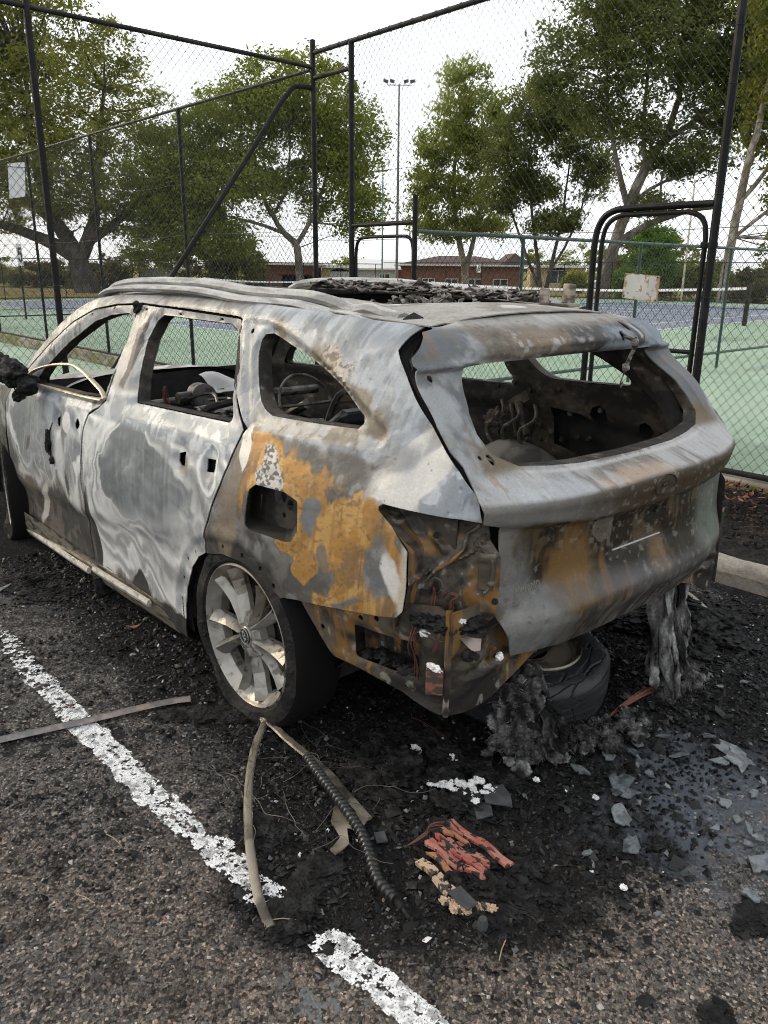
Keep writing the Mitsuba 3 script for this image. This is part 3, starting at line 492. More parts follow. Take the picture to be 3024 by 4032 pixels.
fence(k, (5.6, -3.6, 0), (1, 0, 0), [(3.09, 3.72), (6.2, 3.7), (9.3, 3.7), (12.4, 3.68), (15.5, 3.66), (18.6, 3.65)], [(0.02, 35, 3.72), (.02, 35, .12)], [(.03, 20, .1, 3.7)], tens=[(2.75, 0, 20), (2.05, 0, 20)], pr=.027, rr=.020)
k = thing('low_fence', 'low chain link fence with a green top rail in front of the blue court', 'fence')
fence(k, (3.885, -3.6, 0), (0, -1, 0), [(1.76, 1.97), (4.3, 1.98), (6.95, 1.99), (9.6, 2.0), (12.3, 2.0)], [(.02, 30, 1.985), (.02, 30, .36)], [(.02, 16, .36, 1.97)], m='pipe_green', pr=.0225, rr=.0215, tens=[(1.2, 0, 16)], wr=.0016)
obj('gate_arch', tube(smoothpath([(4.85, -3.63, .05), (4.85, -3.63, 1.0), (4.85, -3.63, 1.75), (4.83, -3.63, 1.88), (4.74, -3.63, 1.94), (4.4, -3.63, 1.945), (4.03, -3.63, 1.94), (3.95, -3.63, 1.89), (3.925, -3.63, 1.76), (3.925, -3.63, 1.0), (3.925, -3.63, .05)], .04), .018, 10), 'pipe_black', label='narrow tubular gate with a rounded top between two posts behind the car roof', cat='gate')
k = thing('far_fence', 'far low chain link fence along the grass edge', 'fence')
fence(k, (41.3, 14, 0), (0, -1, 0), [(s, 2.0) for s in np.arange(0, 52, 3.1)], [(0, 50.3, 2.0), (0, 50.3, .05)], [(0, 50.3, .05, 2.0)], pr=.025, rr=.022, pitch=.1, wr=.0016, wm='wire_far')
k = thing('back_fence', 'far low chain link fence behind the blue court, in front of the brick house', 'fence')
fence(k, (41.2, -36.3, 0), (-1, 0, 0), [(s, 2.1) for s in np.arange(3, 62, 3.1)], [(0, 60, 2.1), (0, 60, .25)], [(0, 60, .25, 2.1)], pr=.025, rr=.022, pitch=.1, wr=.0016, wm='wire_far')
k = thing('middle_fence', 'far chain link fence between the two blue courts', 'fence')
fence(k, (24.3, -3.6, 0), (0, -1, 0), [(s, 1.3) for s in np.arange(5.6, 14, 3.1)], [(0, 15, .12)], [(0, 15, .12, 1.25)], pr=.022, rr=.02, pitch=.1, wr=.0016, wm='wire_far')
def number_sign(key, P, d, w, h, txt, m=.62):
    """a white plate with a black number, facing along -normal; d runs along the reading direction"""
    P, d = np.asarray(P, float), np.asarray(d, float); nr = np.cross(d, [0, 0, 1.0])
    obj('plate', obox(P, (w, .02, h), d), 'sign_white', key)
    t = meshkit.text_mesh(txt, h * m, .006, True); v = np.asarray(t.vertices); v = v - [(v[:, 0].min() + v[:, 0].max()) / 2, (v[:, 1].min() + v[:, 1].max()) / 2, 0]
    t.vertices = P + v[:, :1] * d + v[:, 1:2] * [0, 0, 1] + (v[:, 2:] + .012) * nr; obj('digit', t, 'sign_black', key)
k = thing('court_number_sign', 'white court number 5 sign on a thin post', 'sign'); number_sign(k, (24.3, -6.27, 1.95), (.74, -.673, 0), .34, .64, '5'); obj('post', pipe((24.32, -6.25, -.2), (24.32, -6.25, 2.2), .028), 'pipe_black', k)
k = thing('court_number_sign', 'white court number 6 sign on the back fence by the brick house', 'sign'); number_sign(k, (32.2, -36.22, 1.75), (-1, 0, 0), .30, .46, '6', .7)
# nets
def net(label, x0, x1, y):
    k = thing('tennis_net', label, 'net'); L = x1 - x0; z = lambda x: court_z(x, y); top = lambda t: 1.07 - .15 * 4 * t * (1 - t)
    for x in (x0, x1): obj('post', trimesh.creation.box((.10, .10, 1.25)).apply_translation([x, y, z(x) + .46]), 'pipe_black', k)
    obj('band', grid(40, 2, lambda u, v: (x0 + .05 + (L - .1) * u, y + .03 + 0 * u, z(x0 + L * u) + top(u) - .075 * (1 - v))), 'net_white', k)
    W = [tube([(x, y, z(x) + .06), (x, y, z(x) + top((x - x0) / L) - .07)], .0028, 3, False) for x in np.arange(x0 + .1, x1, .09)]
    W += [tube([(x0 + L * t, y, z(x0 + L * t) + (top(t) - .07) * q) for t in np.linspace(0, 1, 20)], .0028, 3, False) for q in np.linspace(.05, 1, 11)]
    obj('mesh', cat(*W), 'net_black', k, smooth=False, kind='stuff')
net('tennis net with white band on the nearer blue court', 8.2, 21.0, -20.9)
net('tennis net with white band on the farther blue court, seen over the car roof', 27.4, 40.2, -21.4)
# ------------------------------------------------------------------ trees and shrubs
LAT = np.array([-.664, -.748, 0.]) / 1.0; DEP = np.array([.748, -.664, 0.])      # across and along the view of the row of trees
def leafmat(name, a, b, c):
    def col(p, n, uv):
        w = fbm(p.x * .45, p.y * .45, p.z * .45, 3); s = noise(p.x * 3.3, p.y * 3.3, p.z * 3.3)
        return mix(mix(a, b, sstep(.3, .7, w * .6 + s * .4)), c, sstep(.78, .95, s) * .7)
    scene['mat ' + name] = {'type': 'principledthin', 'base_color': proc(col), 'roughness': .55, 'diff_trans': 1.15, 'spec_trans': 0.0, 'eta': 1.35}
    return name
leafmat('leaf_olive', (0.155, 0.178, 0.043), (0.291, 0.294, 0.061), (0.541, 0.414, 0.093))
leafmat('leaf_green', (0.148, 0.181, 0.035), (0.300, 0.329, 0.061), (0.471, 0.467, 0.089))
leafmat('leaf_dark', (0.109, 0.135, 0.044), (0.200, 0.221, 0.066), (0.328, 0.309, 0.088))
leafmat('leaf_pale', (0.176, 0.215, 0.048), (0.321, 0.357, 0.088), (0.582, 0.551, 0.144))
leafmat('leaf_bright', (0.127, 0.237, 0.051), (0.220, 0.372, 0.085), (0.338, 0.473, 0.135))
leafmat('leaf_brown', (0.117, 0.098, 0.051), (0.176, 0.161, 0.071), (0.292, 0.195, 0.108))
def bark(name, a, b): mat(name, lambda p, n, uv: mix(a, b, sstep(.4, .65, fbm(p.x * 3, p.y * 3, p.z * 1.1, 4))) * (.7 + .6 * noise(p.x * 18, p.y * 18, p.z * 7)), .9, 0., .2)
bark('bark_grey', (.10, .085, .068), (.19, .165, .135)); bark('bark_pale', (.30, .265, .22), (.16, .13, .10)); bark('bark_dark', (.055, .047, .04), (.11, .095, .08))
def leaves(cl, n, size, seed, per=60, spread=.36, droop=.3):
    R = np.random.RandomState(seed); C = []
    vol = np.array([c[1][0] * c[1][1] * c[1][2] for c in cl]) ** .75; cnt = np.maximum(2, (n / per * vol / vol.sum())).astype(int)
    for (c, r), k in zip(cl, cnt):
        d = R.randn(k, 3); d /= np.linalg.norm(d, axis=1, keepdims=True); rad = .2 + .95 * R.rand(k, 1) ** .5; C.append(np.asarray(c) + d * rad * np.asarray(r))
    C = np.vstack(C); m = R.randint(per // 2, per * 3 // 2, len(C)); P = np.repeat(C, m, 0); sc = np.repeat(.6 + .8 * R.rand(len(C)), m)
    g = R.randn(len(P), 3) * [1, 1, .62]; P = P + g * (spread * sc)[:, None]
    a = R.rand(len(P)) * 6.283; t = np.c_[np.cos(a), np.sin(a), R.randn(len(P)) * .6 - droop]; t /= np.linalg.norm(t, axis=1, keepdims=True)
    w = np.cross(t, R.randn(len(P), 3)); w /= np.linalg.norm(w, axis=1, keepdims=True); s = size * (.6 + .8 * R.rand(len(P), 1))
    V = np.stack([P - t * s, P + w * s * .42, P + t * s, P - w * s * .42], 1).reshape(-1, 3); k = np.arange(len(P))[:, None] * 4
    return tm(V, k + np.arange(4)), C
def tree(name, label, base, trunk, cl, n, size, leaf, brk, r0, seed, group=None, kind='tree', per=60, spread=.36, droop=.3, twigs=110):
    """trunk: lists of (across, z, radius[, along]); cl: (across, z, half width, half height[, along])"""
    R = np.random.RandomState(seed); b = np.asarray(base, float); W = lambda a, z, q=0: b + LAT * a + DEP * q + [0, 0, z - b[2]]
    k = thing(name, label, kind, group); T = []; ends = []
    for path in trunk:
        P = np.array([W(a[0], a[1], a[3] if len(a) > 3 else 0) for a in path]); rr = np.array([a[2] for a in path]); s = np.linspace(0, 1, len(P)); q = np.linspace(0, 1, len(P) * 4)
        PP = np.c_[tuple(PC(s, P[:, i])(q) for i in range(3))]; PP += (R.randn(*PP.shape) * .05 * rr.mean() * np.linspace(0, 1, len(q))[:, None] * 4); T.append(tube(PP, np.interp(q, s, rr), 8)); ends += list(PP[len(PP) // 3:])
    ell = [(W(c[0], c[1], c[4] if len(c) > 4 else R.uniform(-1.2, 1.2)), (c[2], c[2], c[3])) for c in cl]
    L, C = leaves(ell, n, size, seed, per, spread, droop); E = np.array(ends)
    for c in C[R.permutation(len(C))[:twigs]]:
        d = np.linalg.norm(E - c, axis=1) + 1.3 * np.maximum(E[:, 2] - c[2] + .4, 0); e = E[np.argmin(d)]; mid = (e + c) / 2 + R.randn(3) * .25 + [0, 0, -.15]
        q = np.linspace(0, 1, 6)[:, None]; T.append(tube((1 - q) ** 2 * e + 2 * q * (1 - q) * mid + q * q * c, np.linspace(max(.018, .05 * r0 / .4), .012, 6), 4, False))
    obj('trunk', cat(*T), brk, k); obj('crown', L, leaf, k, smooth=False, kind='stuff')
tree('fig_tree', 'broad old tree with a thick dark trunk and yellow backlit crown', (51.3, -18.8, -.1), [[(0.3, -.2, .95), (0, 1.2, .75), (-.3, 2.6, .62), (-1.6, 4.6, .42), (-2.2, 8, .28), (-2.4, 13, .12)], [(-.2, 2, .55), (1.0, 4.4, .38), (1.6, 7.5, .25), (2.4, 12, .1)], [(-.3, 2.2, .5), (-2.6, 3.4, .36), (-5.5, 4.3, .24), (-9, 5.0, .1)], [(.5, 3.2, .34), (3.0, 4.8, .22), (5.2, 7, .1)], [(-.5, 3.5, .3), (-3.5, 6.2, .2), (-6, 9.5, .1)]],
     [(-3, 7.6, 4.8, 2.4), (2.6, 7.6, 3.8, 2.6), (-7.5, 8, 4, 2.6), (-5, 12, 4, 2.6), (0, 11.8, 4.4, 3), (2.6, 14.6, 2.3, 1.8), (-4, 16.2, 4, 2.6), (-.6, 17.6, 2.2, 2), (4.9, 10.6, 1.9, 1.9), (-9, 14, 4, 4), (-8, 18.5, 4, 2.5), (-3.5, 20, 2.6, 1.6), (-6, 4.6, 3.2, .8), (3.6, 4.8, 2.8, 1.2), (5.6, 6.4, 2.4, 1.7), (-1, 5.2, 3, .9), (6.2, 8.6, 1.6, 1.5)], 92000, .13, 'leaf_olive', 'bark_dark', .8, 3, spread=.40, twigs=200)
tree('mango_tree', 'round dense green tree with a leaning grey trunk behind the corner post', (40.1, -28.2, -.1), [[(0.1, -.2, .30), (0.0, 1.5, .25), (-.1, 2.9, .22), (-1.0, 3.9, .17), (-1.9, 5.4, .13), (-2.6, 8, .07)], [(-.3, 2.9, .17), (.7, 4.4, .12), (1.6, 6.5, .08), (2.2, 9, .05)], [(-.8, 3.7, .12), (-2.6, 4.3, .09), (-4.4, 4.7, .06)], [(-1.5, 4.9, .1), (-.6, 6.8, .08), (-.4, 9.5, .05)]],
     [(-.2, 11.3, 3.6, 2.3), (-3.7, 9.8, 3.0, 2.1), (-7.2, 7.4, 2.8, 2.3), (3.0, 9.2, 2.1, 2.4), (4.0, 6.2, 1.3, 1.7), (-3.2, 6.6, 3.4, 1.7), (1.9, 7.2, 2.2, 1.6), (-6.8, 4.2, 2.6, 1.3), (3.6, 4.4, 1.2, .9), (1.3, 5.2, 1.0, .6), (-9.0, 5.2, 2.0, 1.8), (-5.0, 3.4, 2.4, 1.0), (-9.2, 2.6, 1.6, 1.2)], 80000, .125, 'leaf_green', 'bark_grey', .3, 5, per=70, spread=.37, twigs=130)
tree('gum_tree', 'slim gum tree with pale trunk and drooping light green leaves', (41.8, -45.2, -.3), [[(.2, -.3, .32), (.1, 1.5, .27), (-.6, 4.5, .2), (-1.0, 8, .15), (-.7, 12, .09), (-.4, 15, .04)], [(.1, 1.5, .22), (.8, 4.5, .16), (1.4, 8, .1), (2.0, 12, .05)]],
     [(-.6, 14.3, 1.7, 1.7), (-1.5, 11, 2.3, 1.9), (1.0, 10.8, 1.9, 2.2), (-2.8, 7.8, 1.7, 1.7), (.5, 7.2, 2.1, 1.8), (-.8, 4.8, 2.4, 1.0), (2.3, 13, 1.2, 1.2), (2.0, 4.9, 1.3, 1.0), (-3.6, 5.6, 1, 1)], 30000, .14, 'leaf_pale', 'bark_pale', .3, 8, droop=.9, twigs=60)
tree('wattle_tree', 'thin dark tree with several stems beside the gum tree', (33.8, -44.7, -.3), [[(0, -.3, .18), (-.3, 2, .15), (-.9, 5, .1), (-1.4, 9, .06), (-1.2, 12, .03)], [(.2, -.3, .17), (.7, 2.5, .13), (1.2, 6, .08), (1.4, 10, .04)], [(-.1, .5, .13), (-1.4, 3.2, .09), (-2.6, 6.5, .06), (-2.8, 9, .03)], [(.4, 1.5, .11), (1.8, 4.0, .08), (2.7, 7, .05)]],
     [(-1.1, 12, 1.7, 1.7), (-2.7, 9.0, 1.6, 1.8), (1.0, 10.6, 1.8, 2), (2.6, 7.9, 1.3, 1.7), (-1, 7.2, 1.7, 1.2), (.3, 5, 1.8, .8), (-3.2, 6.2, 1, 1)], 30000, .13, 'leaf_dark', 'bark_dark', .2, 12, droop=.7, twigs=60)
tree('paperbark_tree', 'large spreading tree with a leaning pale trunk right of the gate', (25.1, -38.9, -.1), [[(.1, -.2, .42), (.5, 2.5, .34), (1.3, 5.4, .30), (2.4, 8.0, .24), (3.0, 8.9, .2), (3.4, 12, .13), (3.3, 17, .05)], [(.6, 3.0, .24), (2.4, 4.2, .18), (4.4, 4.9, .13), (6.3, 5.2, .08)], [(1.2, 5.2, .2), (.2, 8.0, .12), (-.6, 11.5, .08), (-.8, 15, .04)], [(2.7, 8.5, .18), (5.2, 10.2, .12), (7.8, 12.5, .06)], [(2.0, 7.2, .14), (1.6, 10.5, .1), (1.7, 15, .05)], [(1.0, 4.4, .15), (2.2, 6.0, .1), (4.6, 7.0, .06)]],
     [(-2.7, 12.4, 2.0, 1.8), (-.4, 15.2, 2.5, 2.1), (2.8, 16.8, 3, 2.2), (2, 12.6, 2.9, 2.1), (5.4, 14.4, 2.8, 2.5), (6, 10.8, 2.8, 2.0), (1.4, 9.3, 2.0, 1.3), (-1.3, 9.9, 1.3, 1.3), (8.4, 12, 2.6, 2.6), (4.4, 7.8, 2.4, 1.1), (-.6, 18.3, 2.2, 1.8), (-3.9, 11.4, .9, .9), (8.3, 17, 2.8, 2.4), (3.0, 5.3, 1.5, .6)], 84000, .125, 'leaf_dark', 'bark_grey', .4, 17, spread=.36, twigs=220)
tree('paperbark_tree', 'tall tree with a whitish trunk seen behind the thick gate post', (17.5, -38.0, -.1), [[(.2, -.2, .26), (.3, 2.5, .23), (.6, 6, .2), (1.1, 10, .13), (1.6, 14, .06)], [(.5, 5, .12), (2.1, 7.5, .09), (3, 11, .05)], [(.3, 3.2, .1), (2.2, 4.8, .08), (3.6, 5.8, .05)]],
     [(2.2, 9.6, 1.7, 2.2), (3.1, 6.4, 1.5, 1.8), (1.5, 13.4, 2.0, 2.2), (3.6, 3.6, 1.2, 1.1), (4, 12, 2, 3), (4.6, 8, 1.6, 2)], 46000, .13, 'leaf_olive', 'bark_pale', .26, 23, droop=.8, spread=.36, twigs=60)
def shrub(label, base, cl, n, size, leaf, seed, name='shrub', group=None): tree(name, label, base, [[(0, base[2] - .1, .06), (.1, base[2] + .8, .04)], [(.1, base[2] - .1, .05), (-.4, base[2] + .9, .03)]], cl, n, size, leaf, 'bark_dark', .08, seed, group, 'shrub', 60, .22, .2, 14)
shrub('bright green bushy shrub inside the gate opening', (24.5, -43.0, -.2), [(-.2, 2.0, 1.5, 1.6), (.4, 3.5, 1.1, .9), (-1.1, 1.0, 1.0, .9)], 14000, .11, 'leaf_bright', 31)
shrub('clipped dark bush left of the gate post', (38.3, -55.7, -.4), [(0, .75, 1.0, .75)], 5000, .11, 'leaf_green', 32)
for i, (x, y, a, h, lf, lab) in enumerate([(61, -24.2, 2.6, 2.4, 'leaf_brown', 'brownish hedge shrub beside the shelter'), (57.6, -30.5, 3.6, 5.4, 'leaf_olive', 'tall olive shrub between the thick trunk and the dense green tree'), (66, -22.2, 3, 2.2, 'leaf_brown', 'brown shrub left of the thick tree trunk'), (73, -18, 4, 2.6, 'leaf_olive', 'olive shrub at the left end of the grass'),
        (55.5, -32.8, 2.4, 4.2, 'leaf_dark', 'dark upright shrub behind the leaning grey trunk'), (72, -58.5, 3.5, 3.0, 'leaf_green', 'rounded far shrub above the grey garage'), (60, -75, 5, 4.2, 'leaf_green', 'far green tree top above the brick roof'), (22.5, -46, 2.6, 2.6, 'leaf_pale', 'pale shrub right of the bright green shrub'), (18.2, -47, 2.6, 2.2, 'leaf_brown', 'brown shrub behind the whitish trunk'), (13, -46, 3.2, 3.0, 'leaf_olive', 'olive shrub at the right edge'), (27.8, -49, 3.2, 4.6, 'leaf_olive', 'tall olive shrub behind the bright green one'),
        (84, -50.5, 4, 5.0, 'leaf_olive', 'far olive tree top behind the flat roof'), (50, -74, 4.5, 4.4, 'leaf_pale', 'far pale tree top above the cream house'), (19, -54, 3.5, 6.0, 'leaf_pale', 'tall pale shrub behind the thick gate post')]):
    shrub(lab, (x, y, -.3), [(-.45 * a, h * .42, a * .5, h * .42), (.4 * a, h * .45, a * .55, h * .45), (0, h * .62, a * .5, h * .38), (.75 * a, h * .3, a * .35, h * .3), (-.8 * a, h * .28, a * .3, h * .28)], 6500, .15, lf, 40 + i)

# ------------------------------------------------------------------ houses, poles, cars in the distance
mat('brick_far', lambda p, n, uv: mix((.185, .085, .062), (.25, .125, .092), noise((p.x * .66 + p.y * .75) * 4.5, p.z * 12., 1.)) * (.85 + .3 * noise(p.x * 1.2, p.y * 1.2, p.z)), .9, 0., .2)
mat('render_cream', (.50, .42, .24), .9); mat('siding_grey', (.48, .49, .50), .8); mat('door_blue', (.52, .57, .63), .7); mat('trim_white', (.72, .71, .68), .7); mat('roof_tile', lambda p, n, uv: mi.Color3f(.085, .058, .052) * (.7 + .6 * noise(p.x * 3, p.y * 3, p.z * 8)), .9)
mat('roof_metal', (.62, .62, .60), .5, .2); mat('pane_dark', (.03, .035, .04), .12, 0., .6); mat('dark_wood', (.05, .042, .035), .8); mat('car_white', (.72, .72, .71), .25, 0., .5, clearcoat=.6); mat('pole_grey', (.22, .22, .22), .5, .4); mat('pole_green', (.10, .20, .14), .5); mat('pole_yellow', (.62, .56, .42), .6); mat('lamp_dark', (.05, .05, .05), .5)
def house(key, P, q, w, d, h, wall, wins, roof, rm, z0=-.8, eave=.45, rise=1.5):
    """front wall from P along q; wins: (s0, s1, z0, z1, kind)"""
    P, q = np.asarray(P, float), np.asarray(q, float); q = q / np.linalg.norm(q); nb = np.array([q[1], -q[0], 0.]); nb = nb if nb @ np.array([1, -1, 0]) > 0 else -nb
    W = lambda s, o, z: P + q * s + nb * o + [0, 0, z]
    def quadbox(s0, s1, o0, o1, za, zb): return obox(W((s0 + s1) / 2, (o0 + o1) / 2, (za + zb) / 2), (abs(s1 - s0), abs(o1 - o0), abs(zb - za)), q)
    pg = sbox(0, z0, w, h)
    for s0, s1, za, zb, kd in wins: pg = pg.difference(sbox(s0, za, s1, zb))
    Pt, F = tri2d(pg, 2.5); V = np.array([W(a, 0, b) for a, b in Pt]); body = [solidify(V, F, .22)]
    if np.cross(V[F[0, 1]] - V[F[0, 0]], V[F[0, 2]] - V[F[0, 0]]) @ nb > 0: body = [solidify(V, F[:, ::-1], .22)]
    body += [quadbox(0, .22, .23, d, z0, h), quadbox(w - .22, w, .23, d, z0, h), quadbox(.23, w - .23, d - .22, d, z0, h)]
    obj('wall', cat(*body), wall, key)
    for s0, s1, za, zb, kd in wins:
        if kd == 'open': continue
        f = .06; o = -.03
        if kd == 'door': obj('garage_door', cat(*[quadbox(s0, s1, .05, .09, za + (zb - za) * i / 8 + .015, za + (zb - za) * (i + 1) / 8) for i in range(8)]), 'door_blue', key); continue
        wk = obj('window', cat(quadbox(s0, s0 + f, o, .1, za, zb), quadbox(s1 - f, s1, o, .1, za, zb), quadbox(s0 + f, s1 - f, o, .1, zb - f, zb), quadbox(s0 + f, s1 - f, o, .1, za, za + f), quadbox((s0 + s1) / 2 - f / 2, (s0 + s1) / 2 + f / 2, o + .01, .09, za + f, zb - f)), 'trim_white', key)
        if kd == 'half': obj('panel', quadbox(s0 + f, s1 - f, .05, .08, za + f, za + (zb - za) * .62), 'siding_grey', wk); obj('pane', quadbox(s0 + f, s1 - f, .05, .08, za + (zb - za) * .63, zb - f), 'pane_dark', wk)
        else: obj('pane', quadbox(s0 + f, s1 - f, .05, .08, za + f, zb - f), 'pane_dark', wk)
    e = eave
    if roof == 'flat': rk = obj('roof', quadbox(-e, w + e, -e, d + e, h + .002, h + .16), rm, key); obj('fascia', quadbox(-e - .03, w + e + .03, -e - .06, -e, h - .06, h + .18), 'trim_white', rk)
    else:
        c = [W(-e, -e, h), W(w + e, -e, h), W(w + e, d + e, h), W(-e, d + e, h), W(d / 2 if roof == 'hip' else 0, d / 2, h + rise), W(w - (d / 2 if roof == 'hip' else 0), d / 2, h + rise)]
        v = np.array(c); rk = obj('roof', trimesh.Trimesh(np.vstack([v, v[:4] - [0, 0, .12]])).convex_hull, rm, key, smooth=False); obj('gutter', quadbox(-e - .02, w + e + .02, -e - .1, -e - .002, h - .12, h + .02), 'trim_white', rk)
k = thing('brick_house', 'red brick house with white framed windows and a dark tiled roof', 'house')
q = np.array([-.664, -.748, 0])
house(k, (54.9, -50.4, 0), q, 11.7, 8, 2.15, 'brick_far', [(6.55, 7.85, -.6, .9, 'half'), (4.35, 5.6, -.6, .9, 'half'), (8.9, 10.3, -.6, .9, 'half'), (2.2, 3.4, -.6, .9, 'half')], 'hip', 'roof_tile', rise=.85)
obj('gable', tm(np.vstack([[54.9, -50.4, 2.1] + q * 9.4 - np.array([.748, -.664, 0]) * .5, [54.9, -50.4, 2.1] + q * 12.4 - np.array([.748, -.664, 0]) * .5, [54.9, -50.4, 3.25] + q * 10.9 + np.array([.748, -.664, 0]) * .2, [54.9, -50.4, 2.1] + q * 9.4 + np.array([.748, -.664, 0]) * 6, [54.9, -50.4, 2.1] + q * 12.4 + np.array([.748, -.664, 0]) * 6, [54.9, -50.4, 3.25] + q * 10.9 + np.array([.748, -.664, 0]) * 6]), [[0, 1, 2], [3, 5, 4], [0, 2, 5], [0, 5, 3], [1, 4, 5], [1, 5, 2]]), 'roof_tile', k, smooth=False)
k = thing('cream_house', 'cream house with one dark window and a white roof edge', 'house'); house(k, (48.2, -62.8, 0), q, 4.6, 6, 2.05, 'render_cream', [(1.1, 2.9, .45, 1.75, 'win')], 'flat', 'roof_metal', eave=.5)
k = thing('carport_house', 'low brick house with open carports under a white flat roof', 'house'); house(k, (60.3, -37.1, 0), q, 6.0, 7, 2.0, 'brick_far', [(.2, 1.6, -.8, 1.0, 'open'), (3.0, 5.6, -.8, 1.15, 'open')], 'flat', 'roof_metal', eave=.7)
k = thing('garage', 'garage with a pale blue roller door', 'garage'); house(k, (57.4, -43.1, 0), q, 2.9, 5, 1.8, 'render_cream', [(.75, 2.75, -.5, 1.45, 'door')], 'flat', 'roof_metal', eave=.25)
k = thing('grey_shed', 'grey weatherboard shed with a pale sloping roof', 'shed'); house(k, (57.1, -46.4, 0), q, 4.3, 5, 1.75, 'siding_grey', [(2.6, 3.6, .1, 1.3, 'win')], 'gable', 'roof_metal', eave=.3, rise=.85)
obj('weatherboard', cat(*[obox(np.array([57.1, -46.4, -.35 + .24 * i]) + q * 1.3 - np.array([.748, -.664, 0]) * .02, (2.4, .04, .20), q) for i in range(9)]), 'siding_grey', k, kind='stuff')
k = thing('park_shelter', 'dark open shelter with a pitched metal roof below the tree branches', 'shelter')
sb = np.array([57.4, -24.6, 0]); dp = np.array([.748, -.664, 0])
for s in (.3, 2.9):
    for o in (.2, 2.2): obj('post', pipe(sb + q * s + dp * o + [0, 0, -.4], sb + q * s + dp * o + [0, 0, 2.35], .06), 'trim_white' if (s, o) == (2.9, .2) else 'dark_wood', k)
obj('roof', trimesh.Trimesh(np.array([sb + q * s + dp * o + [0, 0, z] for s, o, z in ((-.9, -.4, 2.3), (3.5, -.4, 2.35), (-.9, 2.8, 2.3), (3.5, 2.8, 2.35), (.6, 1.2, 2.85), (3.4, 1.2, 2.85), (-.9, -.4, 2.22), (3.5, 2.8, 2.27))])).convex_hull, 'dark_wood', k, smooth=False)
obj('back_wall', obox(sb + q * 1.6 + dp * 2.2 + [0, 0, .6], (2.6, .08, 1.9), q), 'siding_grey', k); obj('bench', obox(sb + q * 1.6 + dp * 1.7 + [0, 0, .2], (2.2, .4, .08), q), 'dark_wood', k)
def parked(label, P, d, col='car_white'):
    k = thing('parked_car', label, 'car'); P, d = np.asarray(P, float), np.asarray(d, float); d /= np.linalg.norm(d); w = np.array([-d[1], d[0], 0])
    pr = [(-2.1, .35), (-2.15, .75), (-1.9, .95), (-1.3, 1.0), (-.7, 1.42), (.5, 1.45), (1.1, 1.0), (1.95, .85), (2.1, .6), (2.1, .3)]
    mk = lambda pg, hw: [P + d * a + w * o + [0, 0, b] for a, b in pg for o in (-hw, hw)]
    obj('body', cat(trimesh.Trimesh(np.array(mk([p for p in pr if p[1] <= 1.0], .86))).convex_hull, trimesh.Trimesh(np.array(mk([(-1.3, .98), (-.75, 1.40), (.5, 1.43), (1.1, .98)], .70))).convex_hull), col, k)
    obj('side_window', trimesh.Trimesh(np.array(mk([(-1.05, 1.02), (-.68, 1.33), (.45, 1.36), (.88, 1.02)], .745))).convex_hull, 'pane_dark', k)
    for a in (-1.3, 1.3):
        for o in (-.82, .82): obj('wheel', trimesh.creation.cylinder(radius=.32, height=.2, transform=trimesh.geometry.align_vectors([0, 0, 1], w)).apply_translation(P + d * a + w * o + [0, 0, .31]), 'burnt_rubber', k)
parked('white car parked far off right of the clipped bush', (37.6, -60.0, -.05), (-.664, -.748, 0)); parked('white car parked far off just left of the thick tree trunk', (69.5, -24.3, -.1), (-.5, -.85, 0)); parked('white car parked far off at the left edge of the grass', (80, -22.6, -.1), (-.6, -.75, 0))
k = thing('floodlight_pole', 'tall thin floodlight pole with two clusters of lamps', 'pole'); pb = np.array([44.0, -40.1, -.3])
obj('mast', tube([pb, pb + [0, 0, 8], pb + [0, 0, 14.6]], [.12, .09, .06], 8), 'pole_grey', k); obj('cross_arm', pipe(pb + [0, 0, 14.55] + LAT * -.9, pb + [0, 0, 14.55] + LAT * .9, .035), 'pole_grey', k)
for a in (-.95, -.5, .5, .95):
    lk = obj('floodlight', obox(pb + [0, 0, 14.78] + LAT * a - DEP * .1, (.34, .24, .18), LAT + np.array([0, 0, .25 * np.sign(a)])), 'lamp_dark', k)
for nm, lab, P, z, r, mm in (('steel_pole', 'thin green steel pole left of the floodlight pole', (33.0, -28.9, -.1), 6.45, .05, 'pole_green'), ('steel_pole', 'thin pale green pole above the gate', (26.0, -46.0, -.2), 7.4, .09, 'pole_green'), ('steel_pole', 'pale timber coloured pole right of the blank board', (20.1, -39.2, -.1), 6.2, .06, 'pole_yellow')):
    k = thing(nm, lab, 'pole'); obj('shaft', tube([np.array(P), np.array(P) + [.0, .0, z * .6], np.array([P[0], P[1], z])], [r, r * .9, r * .75], 8), mm, k); obj('cap', trimesh.creation.cylinder(radius=r * 1.2, height=.06).apply_translation([P[0], P[1], z + .03]), mm, k)
# ------------------------------------------------------------------ the burnt car
CAR = thing('burnt_car', 'burnt out grey and rust coloured car shell standing on its rims', 'car')
ZS = [0, .1, .2, .35, .5, .62, .8, .93, .965, 1.05, 1.2, 1.35, 1.43, 1.48, 1.52, 1.56]
YS = [.87, .90, .912, .928, .938, .944, .930, .910, .900, .863, .80, .725, .68, .62, .50, .2]
_Y = PC(ZS, YS); _T = PC([-1.2, -1.0, -.95, -.85, -.6, -.3, 0, 1.5, 2.2, 2.9, 3.4, 3.8], [.60, .735, .80, .88, .945, .985, 1, 1, .985, .95, .90, .78]); _D = PC([-1.2, -.55, -.3, .0, .3, 4], [.16, .08, .03, .006, 0, 0])
def ss(a, b, x):
    t = np.clip((x - a) / (b - a), 0, 1); return t * t * (3 - 2 * t)
def Yraw(x, z): return _Y(np.clip(z + _D(np.clip(x, -1.2, 4)) * ss(1.15, 1.42, z), 0, 1.56)) * _T(np.clip(x, -1.2, 3.8))
